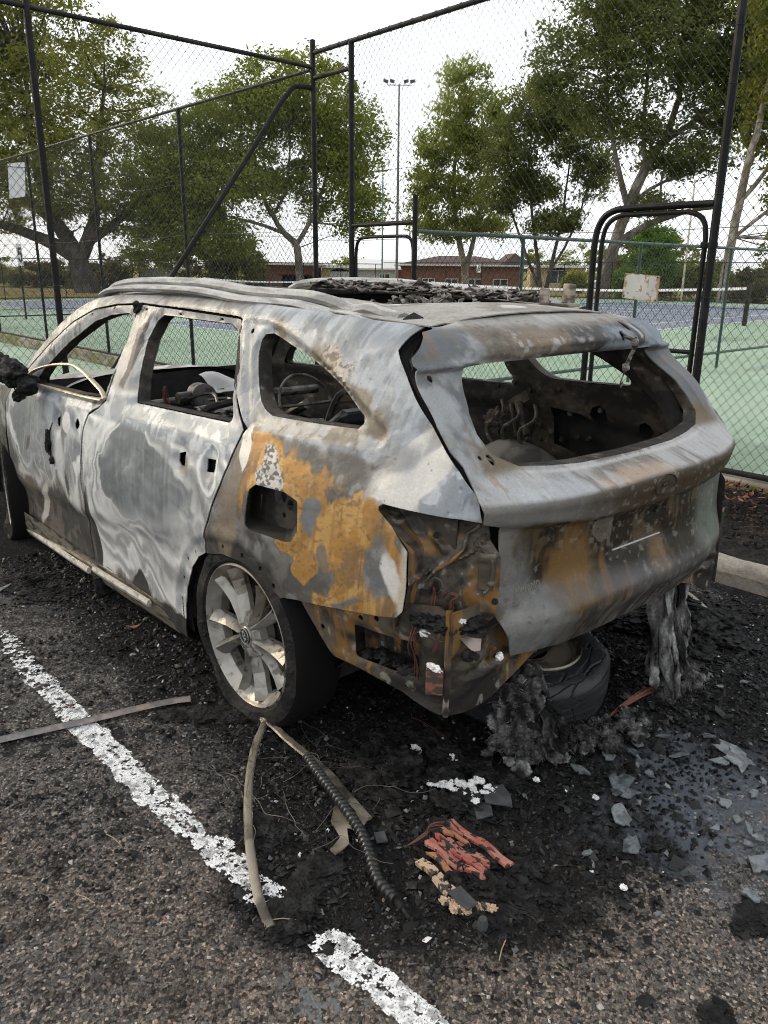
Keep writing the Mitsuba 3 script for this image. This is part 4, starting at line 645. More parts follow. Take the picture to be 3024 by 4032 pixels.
QW = roundpoly([(.146, 1.379), (.100, 1.384), (.025, 1.366), (-.099, 1.335), (-.232, 1.296), (-.350, 1.249), (-.428, 1.207), (-.482, 1.178), (-.492, 1.158), (-.475, 1.139), (-.241, 1.129), (-.061, 1.125), (-.012, 1.138), (.031, 1.163), (.077, 1.214), (.150, 1.316), (.161, 1.357)], .012)
RW = roundpoly([(.992, 1.377), (.955, 1.404), (.396, 1.397), (.338, 1.378), (.289, 1.327), (.238, 1.245), (.215, 1.150), (.165, 1.072), (.923, 1.050), (.965, 1.13), (.988, 1.213), (1.011, 1.300)], .015)
FW = roundpoly([(2.100, 1.075), (1.869, 1.227), (1.632, 1.345), (1.476, 1.381), (1.304, 1.397), (1.256, 1.388), (1.221, 1.359), (1.216, 1.286), (1.231, 1.192), (1.262, 1.030), (1.60, 1.012), (2.179, .998)], .012)
QF = roundpoly([(.285, 1.424), (.141, 1.421), (-.017, 1.388), (-.240, 1.312), (-.428, 1.233), (-.529, 1.186), (-.596, 1.153), (-.608, 1.129), (-.584, 1.110), (-.525, 1.104), (-.300, 1.099), (-.048, 1.083), (.047, 1.064)], .01)
ARCH = [(.495, .10), (.500, .248), (.459, .353), (.377, .472), (.300, .540), (.209, .585), (.093, .614), (-.022, .621), (-.115, .608), (-.181, .577), (-.226, .540)]
archL = LineString(ARCH)
GAPB = [(1.18, 1.445), (1.18, 1.20), (1.19, 1.03), (1.24, .992), (1.322, .952), (1.364, .869), (1.387, .72), (1.403, .605), (1.392, .50), (1.44, .36), (1.452, .252), (1.44, .19)]
GAPC = [(.307, 1.418), (.295, 1.34), (.20, 1.20), (.115, 1.12), (.050, 1.066), (.066, 1.005), (.077, .951), (.117, .857), (.163, .778), (.201, .700), (.219, .637), (.225, .58)]
front_door = Polygon([(1.249, 1.441), (1.431, 1.431), (1.644, 1.402), (1.855, 1.333), (2.063, 1.213), (2.32, 1.04), (2.47, .95), (2.585, .85), (2.60, .63), (2.63, .35), (2.64, .12), (2.08, .165), (1.44, .19)] + GAPB[::-1][1:])
rear_door = Polygon(GAPB + [(1.376, .19), (.97, .19), (.70, .17), (.58, .13), (.497, .11)] + ARCH[1:5] + [(.25, .565)] + GAPC[::-1] + [(.327, 1.424)])
lampcut = [(-.945, .945), (-.90, .952), (-.824, .954), (-.749, .955), (-.664, .957), (-.650, .948), (-.652, .936), (-.709, .898), (-.768, .839), (-.775, .727), (-.770, .660), (-.751, .637)]
shell = Polygon([(2.33, 1.045), (2.36, 1.045), (2.228, 1.160), (2.014, 1.322), (1.844, 1.405), (1.70, 1.452), (1.5, 1.476), (1.0, 1.486), (.4, 1.482), (0, 1.470), (-.3, 1.452), (-.502, 1.438), (-.508, 1.37), (-.535, 1.345), (-.615, 1.279), (-.740, 1.183), (-.808, 1.123), (-.865, 1.075), (-.925, 1.01)] + lampcut + [(-.692, .624), (-.430, .587), (-.287, .567)] + ARCH[::-1][:-6] + [(.225, .58)] + GAPC[::-1][1:7] + [(.60, 1.04), (1.19, 1.03)])
shell = shell.union(Polygon([(1.17, 1.445), (1.19, 1.03), (2.33, 1.045), (2.0, 1.2), (1.6, 1.40), (1.25, 1.445)])).buffer(0)
FUEL = roundpoly([(-.077, .890), (-.108, .913), (-.256, .917), (-.328, .900), (-.336, .807), (-.310, .764), (-.277, .756), (-.093, .754), (-.066, .765)], .012)
hx = lambda x, z, r, k=6, ph=0, j=0: Polygon([(x + r * (1 + j * math.sin(3.7 * i)) * math.cos(i * 6.283 / k + ph), z + r * (1 + j * math.cos(2.9 * i)) * math.sin(i * 6.283 / k + ph)) for i in range(k)])
def dist(g, x, z): return shapely.distance(g, shapely.points(x, z))
doorgaps = unary_union([LineString(GAPB), LineString(GAPC)])
def Yd(x, z):
    """the left flank with its pressed details and buckling"""
    y = Yraw(x, z); x = np.asarray(x); z = np.asarray(z)
    for w, d1 in ((FW, .05), (RW, .05)):
        d = dist(w.exterior, x, z); y = y - .010 * ss(d1, d1 - .012, d) - .012 * ss(.024, .012, d)
    d = dist(QF.exterior, x, z) * np.where(shapely.contains_xy(QF, x, z), -1, 1); y = y - .014 * ss(.008, -.010, d)
    d = dist(archL, x, z); y = y - .010 * ss(.062, .050, d) + .006 * ss(.12, .075, d)
    d = dist(QW.exterior, x, z); y = y - .008 * ss(.02, .008, d)
    d = dist(FUEL.exterior, x, z); y = y + .005 * ss(.03, .012, d)
    # lower door crease: hollow below it, out again at the sill
    cz = np.interp(x, [.2, .65, 1.4, 2.6], [.70, .56, .47, .40]); y = y - .020 * ss(cz + .01, cz - .07, z) * ss(.12, .30, z) * ss(.2, .5, x)
    # dents from the heat
    p = np.c_[x, 0 * x, z]; y = y + .022 * fbm3(p, 2.3, 3, 4) * ss(1.02, .8, z) + .006 * fbm3(p, 9, 3, 9)
    y = y - .014 * np.exp(-((x + .75) / .07) ** 2 - ((z - 1.14) / .12) ** 2) + .010 * np.exp(-((x + .70) / .05) ** 2 - ((z - 1.06) / .06) ** 2)
    for hx_, hz in ((1.688, .865), (.427, .903), (.215, .925), (1.46, .885)): r = np.hypot(x - hx_, (z - hz) * .85); y = y - .012 * ss(.075, .03, r)
    return y
LEFT = []
def both(name, mesh, m, m2=None, smooth=30, l1=None, parent=None):
    a = obj(name, mesh, m, parent or CAR, smooth, l1); b = obj(name, mirror(mesh), m2 or m, parent or CAR, smooth); return a, b
sq = lambda x, z, s: sbox(x - s, z - s, x + s, z + s)
clips = [sq(.09, .645, .007), sq(-.04, .647, .008), sq(-.145, .628, .008), sq(-.215, .585, .008), sq(.41, .50, .007), sq(.325, .555, .007), sq(.475, .40, .007), sq(.52, .29, .007)]
holes_f = [hx(1.688, .865, .026, 7, .3, .2), hx(1.462, .884, .026, 8, 0, .15), sbox(2.40, .895, 2.46, .908)]
holes_r = [hx(.427, .903, .030, 7, .4, .25), Polygon([(.245, .935), (.185, .940), (.180, .895), (.235, .888)])]
slit = LineString(GAPB[:3]).buffer(.0085).union(LineString(GAPB).buffer(.0065))
door = front_door.difference(FW).buffer(-.0035).difference(slit)
for h in holes_f + [sq(x, z, .006) for x, z in ((1.45, 1.418), (1.66, 1.378), (1.90, 1.29))]: door = door.difference(h)
fd = obj('front_door', panel_y(door, Yd, .016), 'burnt_door', CAR, 40, 'front door scorched in pale grey swirls'); obj('front_door', mirror(panel_y(front_door.difference(FW).buffer(-.0035), Yd, .03)), 'burnt_door', CAR, 40)
door = rear_door.difference(RW).buffer(-.0035).difference(slit).difference(LineString(GAPC).buffer(.0055))
for h in holes_r + clips + [sbox(x, z, x + .022, z + .010) for x, z in ((1.09, 1.420), (.80, 1.413), (.46, 1.408))]: door = door.difference(h)
rd = obj('rear_door', panel_y(door, Yd, .016), 'burnt_door', CAR, 40, 'rear door scorched in pale grey swirls'); obj('rear_door', mirror(panel_y(rear_door.difference(RW).buffer(-.0035), Yd, .03)), 'burnt_door', CAR, 40)
body = shell.difference(front_door.buffer(.0065)).difference(rear_door.buffer(.006)).difference(QW).difference(FUEL)
for h in clips + [hx(.225, 1.385, .010, 8)]: body = body.difference(h)
qp = obj('quarter_panel', panel_y(body, Yd, .014), 'burnt_quarter', CAR, 40, 'rear quarter panel with bright orange rust'); obj('quarter_panel', mirror(panel_y(shell.difference(front_door.buffer(.0035)).difference(rear_door.buffer(.0035)).difference(QW), Yd, .03)), 'burnt_quarter', CAR, 40)
mat('pocket_soot', (.020, .018, .016), .7)
# fuel filler pocket
fx = lambda u, v: None
pocket = cat(*[tm(*(lambda P, n: (np.vstack([np.c_[P[:, 0], Yd(P[:, 0], P[:, 1]) - .004, P[:, 1]], np.c_[P[:, 0] * .92 + np.mean(P[:, 0]) * .08 + .10, Yd(P[:, 0], P[:, 1]) - .085, P[:, 1] * .92 + .08 * np.mean(P[:, 1])]]), [[i, (i + 1) % n, (i + 1) % n + n, i + n] for i in range(n)]))(np.asarray(FUEL.exterior.coords)[:-1], len(FUEL.exterior.coords) - 1))])
back = FUEL.union(shapely.affinity.translate(FUEL, .04)).buffer(-.004).difference(Point(-.135, .868).buffer(.036)).difference(Point(-.195, .845).buffer(.017)).difference(Point(-.165, .805).buffer(.010))
obj('fuel_pocket', pocket, 'pocket_soot', CAR); obj('filler_plate', panel_y(back, lambda x, z: Yraw(x, z) - .078, .02), 'sooty_inside', CAR); obj('filler_neck', tube([(-.135, .80, .868), (-.125, .70, .84), (-.10, .55, .78)], .042, 16), 'soot', CAR)
# inner side walls with the window openings, and the reveals between
holes = [FW.buffer(.004), RW.buffer(.004), QW.buffer(.004)]
inner = Polygon([(2.30, 1.03), (1.98, 1.29), (1.66, 1.425), (1.3, 1.445), (.3, 1.435), (-.3, 1.40), (-.50, 1.36), (-.72, 1.17), (-.84, 1.08), (-.86, .70), (-.30, .60), (-.22, .56), (-.10, .625), (.10, .625), (.30, .55), (.44, .40), (.50, .15), (2.55, .15), (2.58, .85)])
for h in holes: inner = inner.difference(h)
for h in (sbox(.75, .45, 1.05, .62), sbox(1.55, .45, 2.1, .65), Polygon([(.42, .72), (.58, .70), (.55, .88)]), hx(-.3, .98, .05, 8), hx(-.55, .95, .04, 8), Polygon([(-.02, .985), (-.20, .975), (-.24, .955), (-.60, .93), (-.66, .84), (-.40, .74), (-.02, .80)])): inner = inner.difference(h)
yin = lambda x, z: Yraw(x, z) - .078 + .012 * fbm3(np.c_[x, 0 * x, z], 6, 3, 3) - .018 * ss(.06, .0, np.abs(z - .98)) + .02 * np.sin(x * 9) * ss(.9, .7, z) * ss(.4, .6, z)
both('inner_side', panel_y(inner, yin, .03), 'sooty_inside')
lin = unary_union([shell, front_door, rear_door]).buffer(-.012).difference(unary_union([FW, RW, QW]).buffer(.012)).difference(FUEL.buffer(.085)).difference(Polygon([(-.60, .50), (-1.1, .50), (-1.1, 1.0), (-.60, 1.0)]))
obj('panel_back', panel_y(lin, lambda x, z: Yraw(x, z) - .045, .05), 'soot', CAR); obj('panel_back', mirror(panel_y(lin.union(FUEL.buffer(.10).intersection(shell)), lambda x, z: Yraw(x, z) - .045, .05)), 'soot', CAR)
rev = []
for h in (FW, RW, QW):
    P = np.asarray(h.exterior.segmentize(.03).coords)[:-1]; n = len(P); Q = np.asarray(P); c = Q.mean(0)
    A = np.c_[P[:, 0], Yd(P[:, 0], P[:, 1]) - .003, P[:, 1]]; Bm = np.c_[P[:, 0], Yd(P[:, 0], P[:, 1]) - .02, P[:, 1]] + (c - P)[:, [0, 0, 1]] * [.012, 0, .012]; C = np.c_[P[:, 0], Yraw(P[:, 0], P[:, 1]) - .078, P[:, 1]]
    i = np.arange(n); j = (i + 1) % n; V = np.vstack([A, Bm, C]); rev.append(tm(V, np.vstack([np.c_[i, j, j + n, i + n], np.c_[i + n, j + n, j + 2 * n, i + 2 * n]])))
both('window_reveal', cat(*rev), 'sooty_inside')
pil = [(1.18, 1.44), (1.18, 1.2), (1.19, 1.03), (1.322, .952), (1.39, .72), (1.40, .50), (1.45, .252)]
for pp in (pil, [(.307, 1.40), (.20, 1.20), (.05, 1.066), (.077, .951), (.163, .78), (.23, .64)], [(2.36, 1.0), (2.60, .84), (2.61, .6), (2.64, .2)]): both('door_pillar', tube([(x, float(Yraw(np.array([x]), np.array([z]))[0]) - .050, z) for x, z in pp], .035, 6, flat=(1.2, .8)), 'sooty_inside')
# bright sill strips, sill skin below the doors
yz = lambda x, z: float(Yraw(np.array([x]), np.array([z]))[0])
for xa, za, xb, zb in ((2.60, .060, 1.505, .104), (1.425, .138, .80, .160)):
    X = np.linspace(xa, xb, 14); Z = np.linspace(za, zb, 14)
    both('sill_strip', tube([(x, yz(x, z) + .012, z + .018) for x, z in zip(X, Z)], .020, 6, flat=(.62, .9, (0, 0, 1))), 'bright_sill')
both('sill', grid(30, 6, lambda u, v: (.62 + 2.02 * u, np.interp(v, [0, .5, 1], [.80, .885, .905]) + 0 * u, np.interp(v, [0, .3, 1], [.02, .06, .205]) + .0 * u - .05 * u * (v < .9))), 'dull_trim')
obj('sill', cat(tube([(1.45, .89, .10), (1.44, .88, -.0 + .03), (1.42, .87, .005)], [.03, .035, .02], 7)), 'char', CAR)
# brass coloured window trims sprung off the front door
obj('window_trim', tube(smoothpath([(2.244, .872, 1.020), (2.116, .862, 1.073), (1.96, .850, 1.108), (1.78, .842, 1.133), (1.629, .840, 1.143), (1.494, .846, 1.128), (1.352, .856, 1.093), (1.227, .868, 1.059), (1.185, .876, 1.035)], .03), .0095, 8, flat=(1.3, .8)), 'brass_trim', CAR, label='brass coloured window trim bent up off the front door')
obj('window_trim', tube(smoothpath([(2.17, .880, 1.001), (1.756, .886, 1.013), (1.385, .884, 1.019), (1.215, .880, 1.026)], .06), .011, 8, flat=(1.0, .7)), 'brass_trim', CAR)
obj('melted_mirror', cat(lump((2.06, 1.00, 1.075), (.13, .07, .072), 3, .5, 4, 1.7), lump((1.93, .97, 1.02), (.06, .05, .05), 5, .5, 3, 1.6), lump((2.16, 1.01, 1.10), (.085, .06, .06), 8, .55, 4, 1.8), lump((2.05, .985, .955), (.035, .03, .03), 9, .6, 3, 2), tube([(2.06, 1.0, 1.02), (2.05, .99, .96)], .003, 4), tube([(2.12, .86, 1.01), (2.10, .93, 1.04), (2.08, .99, 1.06)], [.03, .026, .03], 8)), 'char', CAR, label='melted black lump of the wing mirror')
obj('melted_handle', cat(lump((1.785, .95, .735), (.022, .014, .05), 2, .7, 3, 2), lump((1.748, .952, .660), (.016, .012, .02), 4, .6, 3, 2), lump((1.79, .946, .79), (.013, .010, .025), 7, .6, 2, 2), tube([(1.752, .925, .85), (1.775, .94, .80), (1.785, .95, .74), (1.75, .952, .66)], .004, 5)), 'char', CAR)
obj('char_knob', lump((1.175, .688, 1.425), (.025, .02, .03), 12, .7, 3, 2), 'char', CAR)
# roof
ROOFE = PC([-.55, -.3, 0, .4, 1.0, 1.5, 1.72], [1.437, 1.452, 1.470, 1.482, 1.486, 1.476, 1.452]); ROOFC = PC([-.55, 0, .6, 1.2, 1.72], [1.472, 1.500, 1.515, 1.518, 1.492])
def Zroof(x, y):
    e = ROOFE(x); c = ROOFC(x); ye = np.interp(x, [-.55, -.3, 0, .4, 1.72], [.535, .56, .585, .60, .60]); t = np.clip(np.abs(y) / ye, 0, 1)
    return e + (c - e) * (1 - t ** 2.4) + .010 * fbm3(np.c_[x, y, 0 * x], 4, 3, 2) * (1 - t ** 6) - .010 * np.exp(-((np.abs(y) - .44) / .018) ** 2)
yee = lambda x: np.interp(x, [-.55, -.3, 0, .4, 1.72], [.535, .56, .585, .60, .60])
xs = np.linspace(1.70, -.53, 60); roofp = Polygon([(x, yee(x)) for x in xs] + [(-.555, .3), (-.565, 0), (-.555, -.3)] + [(x, -yee(x)) for x in xs[::-1]])
sun_hole = roundpoly([(1.45, .36), (.6, .40), (.1, .33), (-.13, .36), (-.20, .2), (-.27, -.05), (-.30, -.32), (-.10, -.40), (.5, -.42), (1.45, -.38)], .03)
obj('roof', panel_z(roofp.difference(sun_hole), Zroof, .02, .004), 'ashy_roof', CAR, 40, 'ashy roof with the glass panel burnt away')
railp = [(1.80, .555, 1.462), (1.72, .555, 1.495), (1.635, .55, 1.520), (1.36, .55, 1.537), (1.1, .55, 1.541), (.83, .55, 1.540), (.62, .55, 1.530), (.45, .545, 1.516), (.30, .54, 1.512), (.18, .53, 1.510), (.10, .525, 1.508), (.03, .52, 1.500), (-.06, .51, 1.484), (-.14, .505, 1.465), (-.20, .50, 1.474), (-.27, .495, 1.462), (-.36, .49, 1.448)]
both('roof_rail', tube(smoothpath(railp, .03), .030, 8, flat=(1.1, .72, (0, 0, 1))), 'ashy_rail')
both('roof_ledge', tube(smoothpath([(x, y + .055, z - .028) for x, y, z in railp[1:]], .05), .028, 8, flat=(1.3, .6, (0, 0, 1))), 'ashy_rail')
R_ = np.random.RandomState(5); fl = []
for i in range(190):     # curled plates of burnt glass and lining along the far edge of the opening
    t = i / 189; x = 1.35 - 1.45 * t + R_.randn() * .04; y = -.36 + .03 * R_.randn(); s = .022 + .035 * R_.rand()
    m = grid(6, 5, lambda u, v: ((u - .5) * s * 2.6, (v - .5) * s, .22 * s * np.sin(u * 5 + i) + .4 * s * (v - .5) ** 2 + .12 * s * np.sin(9 * u + 7 * v + i))); m = solidify(np.asarray(m.vertices), np.asarray(m.faces), .004)
    m.apply_transform(trimesh.transformations.euler_matrix(R_.randn() * .22, R_.randn() * .16, R_.randn() * .4)); m.apply_translation([x, y - .10, float(ROOFC(np.clip(x, -.55, 1.72))) - .006 + .020 * R_.rand() * (1 - .5 * t)]); fl.append(m)
for i in range(46):
    x = .10 + .10 * R_.randn(); s = .025 + .03 * R_.rand(); m = grid(6, 5, lambda u, v: ((u - .5) * s * 2, (v - .5) * s, .4 * s * np.sin(u * 6 + i) + .01 * np.sin(9 * v))); m = solidify(np.asarray(m.vertices), np.asarray(m.faces), .004)
    m.apply_transform(trimesh.transformations.euler_matrix(R_.randn() * .8, R_.randn() * .6, R_.rand() * 6)); m.apply_translation([x, .0 + .09 * R_.randn(), 1.450 + .018 * R_.rand()]); fl.append(m)
obj('roof_flakes', cat(*fl), 'roof_char', CAR, 40, kind='stuff')
obj('roof_beam', cat(tube([(.45, .5, 1.42), (.45, 0, 1.435), (.45, -.5, 1.42)], .03, 6), tube([(-.1, .45, 1.41), (-.15, 0, 1.42), (-.1, -.45, 1.41)], .022, 6)), 'sooty_inside', CAR)
obj('antenna_stub', cat(obox((-.32, -.30, 1.505), (.035, .03, .07), (1, .3, 0), (0.3, 0, 1), .004), obox((-.39, -.36, 1.515), (.045, .035, .085), (1, -.2, 0), (-.25, 0, 1), .005), box((-.42, -.40, 1.47), (-.34, -.30, 1.485), .003)), 'dull_trim', CAR)
# windscreen header, cowl, bonnet, front wings
both('windscreen_pillar', tube([(1.69, .60, 1.445), (2.0, .68, 1.32), (2.36, .80, 1.05)], [.035, .035, .04], 8), 'ashy_rail', 'sooty_inside')
obj('windscreen_header', tube([(1.70, .60, 1.44), (1.74, .3, 1.475), (1.75, 0, 1.48), (1.74, -.3, 1.475), (1.70, -.60, 1.44)], .025, 8), 'ashy_rail', CAR)
obj('bonnet', grid(20, 24, lambda u, v: (2.40 + 1.28 * u, (v - .5) * 1.5 * (1 - .12 * u), .99 - .10 * u - .14 * u ** 4 - .16 * (np.abs(v - .5) * 2) ** 4 + .012 * np.sin(v * 25) * np.sin(u * 7))), 'ashy_roof', CAR)
fa = [(2.42, .12), (2.44, .30), (2.52, .46), (2.66, .58), (2.815, .61), (2.98, .57), (3.10, .46), (3.17, .30), (3.18, .15)]
fw = Polygon([(2.43, .955), (2.59, .85), (2.605, .63), (2.635, .35), (2.645, .12)] + [(x + .02, z) for x, z in fa if x > 2.63] + [(3.60, .18), (3.68, .55), (3.60, .80), (3.0, .92)]) if False else Polygon([(2.47, .955), (2.592, .85), (2.607, .63), (2.64, .40), (2.66, .555), (2.815, .60), (2.98, .56), (3.10, .46), (3.17, .30), (3.20, .16), (3.60, .20), (3.66, .55), (3.60, .78), (3.0, .90)])
both('front_wing', panel_y(fw.buffer(0), Yraw, .04), 'burnt_quarter')
obj('front_panel', grid(24, 12, lambda u, v: (3.70 - .35 * (np.abs(u - .5) * 2) ** 3 - .05 * v, (u - .5) * 1.62, .18 + .62 * v)), 'scorched_lower', CAR)
both('mud_flap', panel_y(Polygon([(2.50, .20), (2.64, .22), (2.66, .02), (2.54, .0)]), lambda x, z: Yraw(x, z) - .05, .05), 'soot')
# tailgate
XZ = [.45, .49, .54, .59, .62, .66, .745, .84, .868, .884, .895, .93, .965, .988, 1.004, 1.03, 1.06, 1.10, 1.20, 1.325, 1.345, 1.37, 1.41, 1.44, 1.462, 1.475]
XC = [-.965, -.985, -1.015, -1.045, -1.048, -1.025, -.995, -.995, -1.000, -1.045, -1.058, -1.068, -1.076, -1.074, -1.052, -.985, -.925, -.885, -.795, -.685, -.735, -.735, -.70, -.64, -.56, -.50]
XS = [-.90, -.91, -.925, -.937, -.938, -.935, -.925, -.922, -.923, -.940, -.944, -.947, -.948, -.942, -.926, -.905, -.88, -.845, -.755, -.635, -.635, -.60, -.58, -.555, -.53, -.50]
_C, _S = PC(XZ, XC), PC(XZ, XS)
def Xraw(y, z):
    a = np.abs(y); zz = z + .03 * np.clip(a / .6, 0, 1.3) ** 2 * ss(1.30, 1.36, z) - .055 * np.clip(a / .74, 0, 1.1) ** 2 * ss(.80, .87, z) * ss(.985, .95, z)
    zz = np.clip(zz, .45, 1.475); c = _C(zz); s = _S(zz); return c + (s - c) * (a / .74) ** 3.2
def Xd(y, z):
    x = Xraw(y, z); p = np.c_[y, 0 * y, z]; x = x + .010 * fbm3(p, 3.1, 3, 8) + .003 * fbm3(p, 11, 3, 5)
    # number plate recess outline and the ghost of the round emblem
    dp = np.maximum(np.abs(y + .015) - .165, np.abs(z - .785) - .055); x = x + .010 * ss(.012, -.004, dp) * (z > .7) * ss(.80, .86, z + .1)
    r = np.hypot(y / .062, (z - .957) / .033); x = x - .003 * np.exp(-((r - 1) / .14) ** 2)
    d = dist(TW.exterior, y, z); x = x + .010 * ss(.045, .03, d) + .008 * ss(.02, .008, d)
    x = x + .012 * ss(1.348, 1.36, z) * ss(1.41, 1.39, z) * np.sin(y * 23 + 1.0) * .5
    # diagonal hollows at both ends of the lower face
    dd = np.abs(np.abs(y) - .43 - (z - .62) * .45); x = x + .014 * ss(.10, .0, dd) * ss(.62, .68, z) * ss(.90, .82, z)
    return x
TW = roundpoly([(.46, 1.336), (.505, 1.322), (.545, 1.268), (.590, 1.205), (.604, 1.150), (.590, 1.098), (.520, 1.062), (.40, 1.050), (.269, 1.043), (0, 1.040), (-.269, 1.043), (-.40, 1.050), (-.520, 1.062), (-.590, 1.098), (-.604, 1.150), (-.590, 1.205), (-.545, 1.268), (-.505, 1.322), (-.46, 1.336)], .012)
half = [(0, .462), (.20, .464), (.394, .476), (.585, .500), (.672, .655), (.652, .776), (.660, .922), (.728, .940), (.735, .985), (.722, 1.085), (.736, 1.122), (.735, 1.185), (.712, 1.281), (.690, 1.36), (.60, 1.425), (.52, 1.437), (.40, 1.453), (.25, 1.465), (.10, 1.470)]
tg = Polygon(half + [(0, 1.470)] + [(-y, z) for y, z in half[::-1]]).buffer(0).difference(TW)
for y, z, r in ((.615, .99 + .10, .014), (.655, 1.10, .006), (.66, 1.30, .010), (-.33, 1.415, .016), (-.255, 1.385, .018), (.02, .845, .006), (-.12, .835, .006)): tg = tg.difference(hx(y, z, r, 9))
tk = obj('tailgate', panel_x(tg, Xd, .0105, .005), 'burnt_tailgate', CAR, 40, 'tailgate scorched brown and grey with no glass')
xt = lambda y, z: float(Xd(np.array([y]), np.array([z]))[0])
ti = Polygon([(y * .97, z) for y, z in half[5:]] + [(-y * .97, z) for y, z in half[5:][::-1]]).buffer(-.02).difference(TW.buffer(.012))
obj('inner_skin', panel_x(ti, lambda y, z: Xraw(y, z) + .075, .03), 'sooty_inside', tk)
P = np.asarray(TW.exterior.segmentize(.03).coords)[:-1]; n = len(P); i = np.arange(n); j = (i + 1) % n
obj('glass_flange', tm(np.vstack([np.c_[Xd(P[:, 0], P[:, 1]) + .002, P], np.c_[Xraw(P[:, 0], P[:, 1]) + .077, P * [1.02, 1] - [0, .0]]]), np.c_[i, j, j + n, i + n]), 'sooty_inside', tk)
t = meshkit.text_mesh('Sorento', .026, .0012, True); v = np.asarray(t.vertices).copy(); yy = .60 - v[:, 0] * .85; zz = .700 + v[:, 1] + v[:, 0] * .04; t.vertices = np.c_[Xd(yy, zz) - .0008 - v[:, 2], yy, zz]; mat('ghost_letters', (.155, .145, .12), .7); obj('lettering', t, 'ghost_letters', tk, smooth=False)
obj('plate_line', tube([(xt(y, z) - .001, y, z) for y, z in zip(np.linspace(.135, -.155, 12), np.linspace(.7405, .7385, 12))], .0035, 6), 'logo_grey', tk)
for y, z in ((-.115, .828), (.118, .826)): obj('screw', trimesh.creation.cylinder(radius=.007, height=.014, transform=trimesh.transformations.rotation_matrix(math.pi / 2, [0, 1, 0])).apply_translation([xt(y, z) - .004, y, z]), 'dark_alloy', tk)
obj('emblem_ring', tube([(xt(.060 * math.cos(a), .957 + .032 * math.sin(a)) - .0005, .060 * math.cos(a), .957 + .032 * math.sin(a)) for a in np.linspace(0, 6.283, 33)], .0022, 5, False), 'scorched_steel', tk)
t = meshkit.text_mesh('KIA', .020, .001, True); v = np.asarray(t.vertices).copy(); yy = .024 - v[:, 0]; zz = .948 + v[:, 1]; t.vertices = np.c_[Xd(yy, zz) - .0006 - v[:, 2], yy, zz]; obj('emblem_letters', t, 'scorched_steel', tk, smooth=False)
obj('wiper_remains', cat(tube(smoothpath([(xt(-.25, 1.39) - .01, -.255, 1.385), (-.77, -.25, 1.36), (-.75, -.262, 1.33), (-.735, -.262, 1.29), (-.725, -.268, 1.265)], .02), .008, 6), lump((-.76, -.256, 1.365), (.014, .014, .02), 3, .6, 2), lump((-.728, -.265, 1.275), (.012, .010, .020), 6, .6, 2), tube([(-.725, -.265, 1.26), (-.715, -.262, 1.22), (-.71, -.275, 1.20), (-.705, -.29, 1.215)], .003, 4)), 'roof_char', tk)
# the edge of the bodywork behind the tailgate gap
gp = [(-.50, .50, 1.425), (-.525, .62, 1.36), (-.60, .675, 1.28), (-.72, .71, 1.18), (-.80, .715, 1.115), (-.86, .70, 1.04), (-.89, .69, .95), (-.90, .66, .80), (-.90, .65, .66)]
both('tailgate_frame', cat(tube(smoothpath([(x + .055, y - .035, z - .01) for x, y, z in gp], .03), .03, 8), tube(smoothpath([(x + .11, y - .045, z) for x, y, z in gp], .03), .05, 8)), 'soot')
# lamp recess
zq = [z for x, z in lampcut[4:]][::-1]; xq = [x for x, z in lampcut[4:]][::-1]
zq, xq = np.array([.60, .637, .66, .727, .839, .898, .936, .957]), np.array([-.74, -.751, -.770, -.775, -.768, -.709, -.655, -.664])
def lampsurf(u, v):
    z = .60 + .357 * v; xa = np.interp(z, zq, xq); ya = Yraw(xa, z)
    x = np.interp(u, [0, .10, .3, .55, .8, 1], [0, .008, -.0, -.04, -.075, -.10]) + xa * (1 - u) + u * np.minimum(-.82, xa - .1); x = np.where(u > .99, -.915, x)
    y = ya + np.interp(u, [0, .10, .25, .6, .85, 1], [-.006, -.065, -.085, -.125, -.15, -.185]) - .0 * z
    n = fbm3(np.c_[x, y, z], 11, 4, 6); bump = .020 * np.exp(-((u - .36) / .07) ** 2 - ((v - .73) / .07) ** 2) - .015 * np.exp(-((u - .30) / .05) ** 2 - ((v - .32) / .06) ** 2) + .012 * np.exp(-((v - .52 - u * .42 + .12) / .018) ** 2)
    return x - .014 * n - bump, y + .02 * n + bump * .8, z
both('lamp_recess', grid(40, 36, lampsurf), 'scorched_steel')
both('lamp_back', grid(12, 12, lambda u, v: tuple(q + o for q, o in zip(lampsurf(u, v), (.045, -.05, 0)))), 'soot')
def lp(u, v): q = lampsurf(np.array([u]), np.array([v])); return np.array([q[0][0], q[1][0], q[2][0]])
def onlamp(u, v, o): return lp(u, v) + o * np.array([-.62, .78, 0])
obj('socket', cat(tube([onlamp(.30, .36, .0), onlamp(.30, .36, .016)], .027, 20, False), tube([onlamp(.30, .36, .016), onlamp(.30, .36, .018)], [.027, .022], 20, False)), 'scorched_steel', CAR); obj('socket_hole', tube([onlamp(.30, .36, .004), onlamp(.30, .36, .006)], .024, 20), 'soot', CAR)
obj('seal_bead', tube([onlamp(u, v, .012) for u, v in ((.16, .40), (.24, .46), (.30, .52), (.45, .60), (.62, .70), (.78, .82), (.92, .90))], .0055, 6), 'scorched_steel', CAR)
obj('latch_plate', cat(obox(onlamp(.86, .55, .012), (.012, .05, .11), (-.62, .78, 0), cham=.004), tube([onlamp(.84, .55 + .17 * math.sin(a), .014) + np.array([-.2, -.1, 0]) * .1 * math.cos(a) for a in np.linspace(-1.6, 1.6, 14)], .006, 6), trimesh.creation.icosphere(subdivisions=2, radius=.012).apply_translation(onlamp(.9, .46, .02))), 'scorched_lower', CAR)
for i, (u, v) in enumerate(((.40, .78), (.12, .30), (.14, .12), (.95, .30))): obj('bolt_hole', tube([onlamp(u, v, .004), onlamp(u, v, .012)], .009, 10), 'soot', CAR)
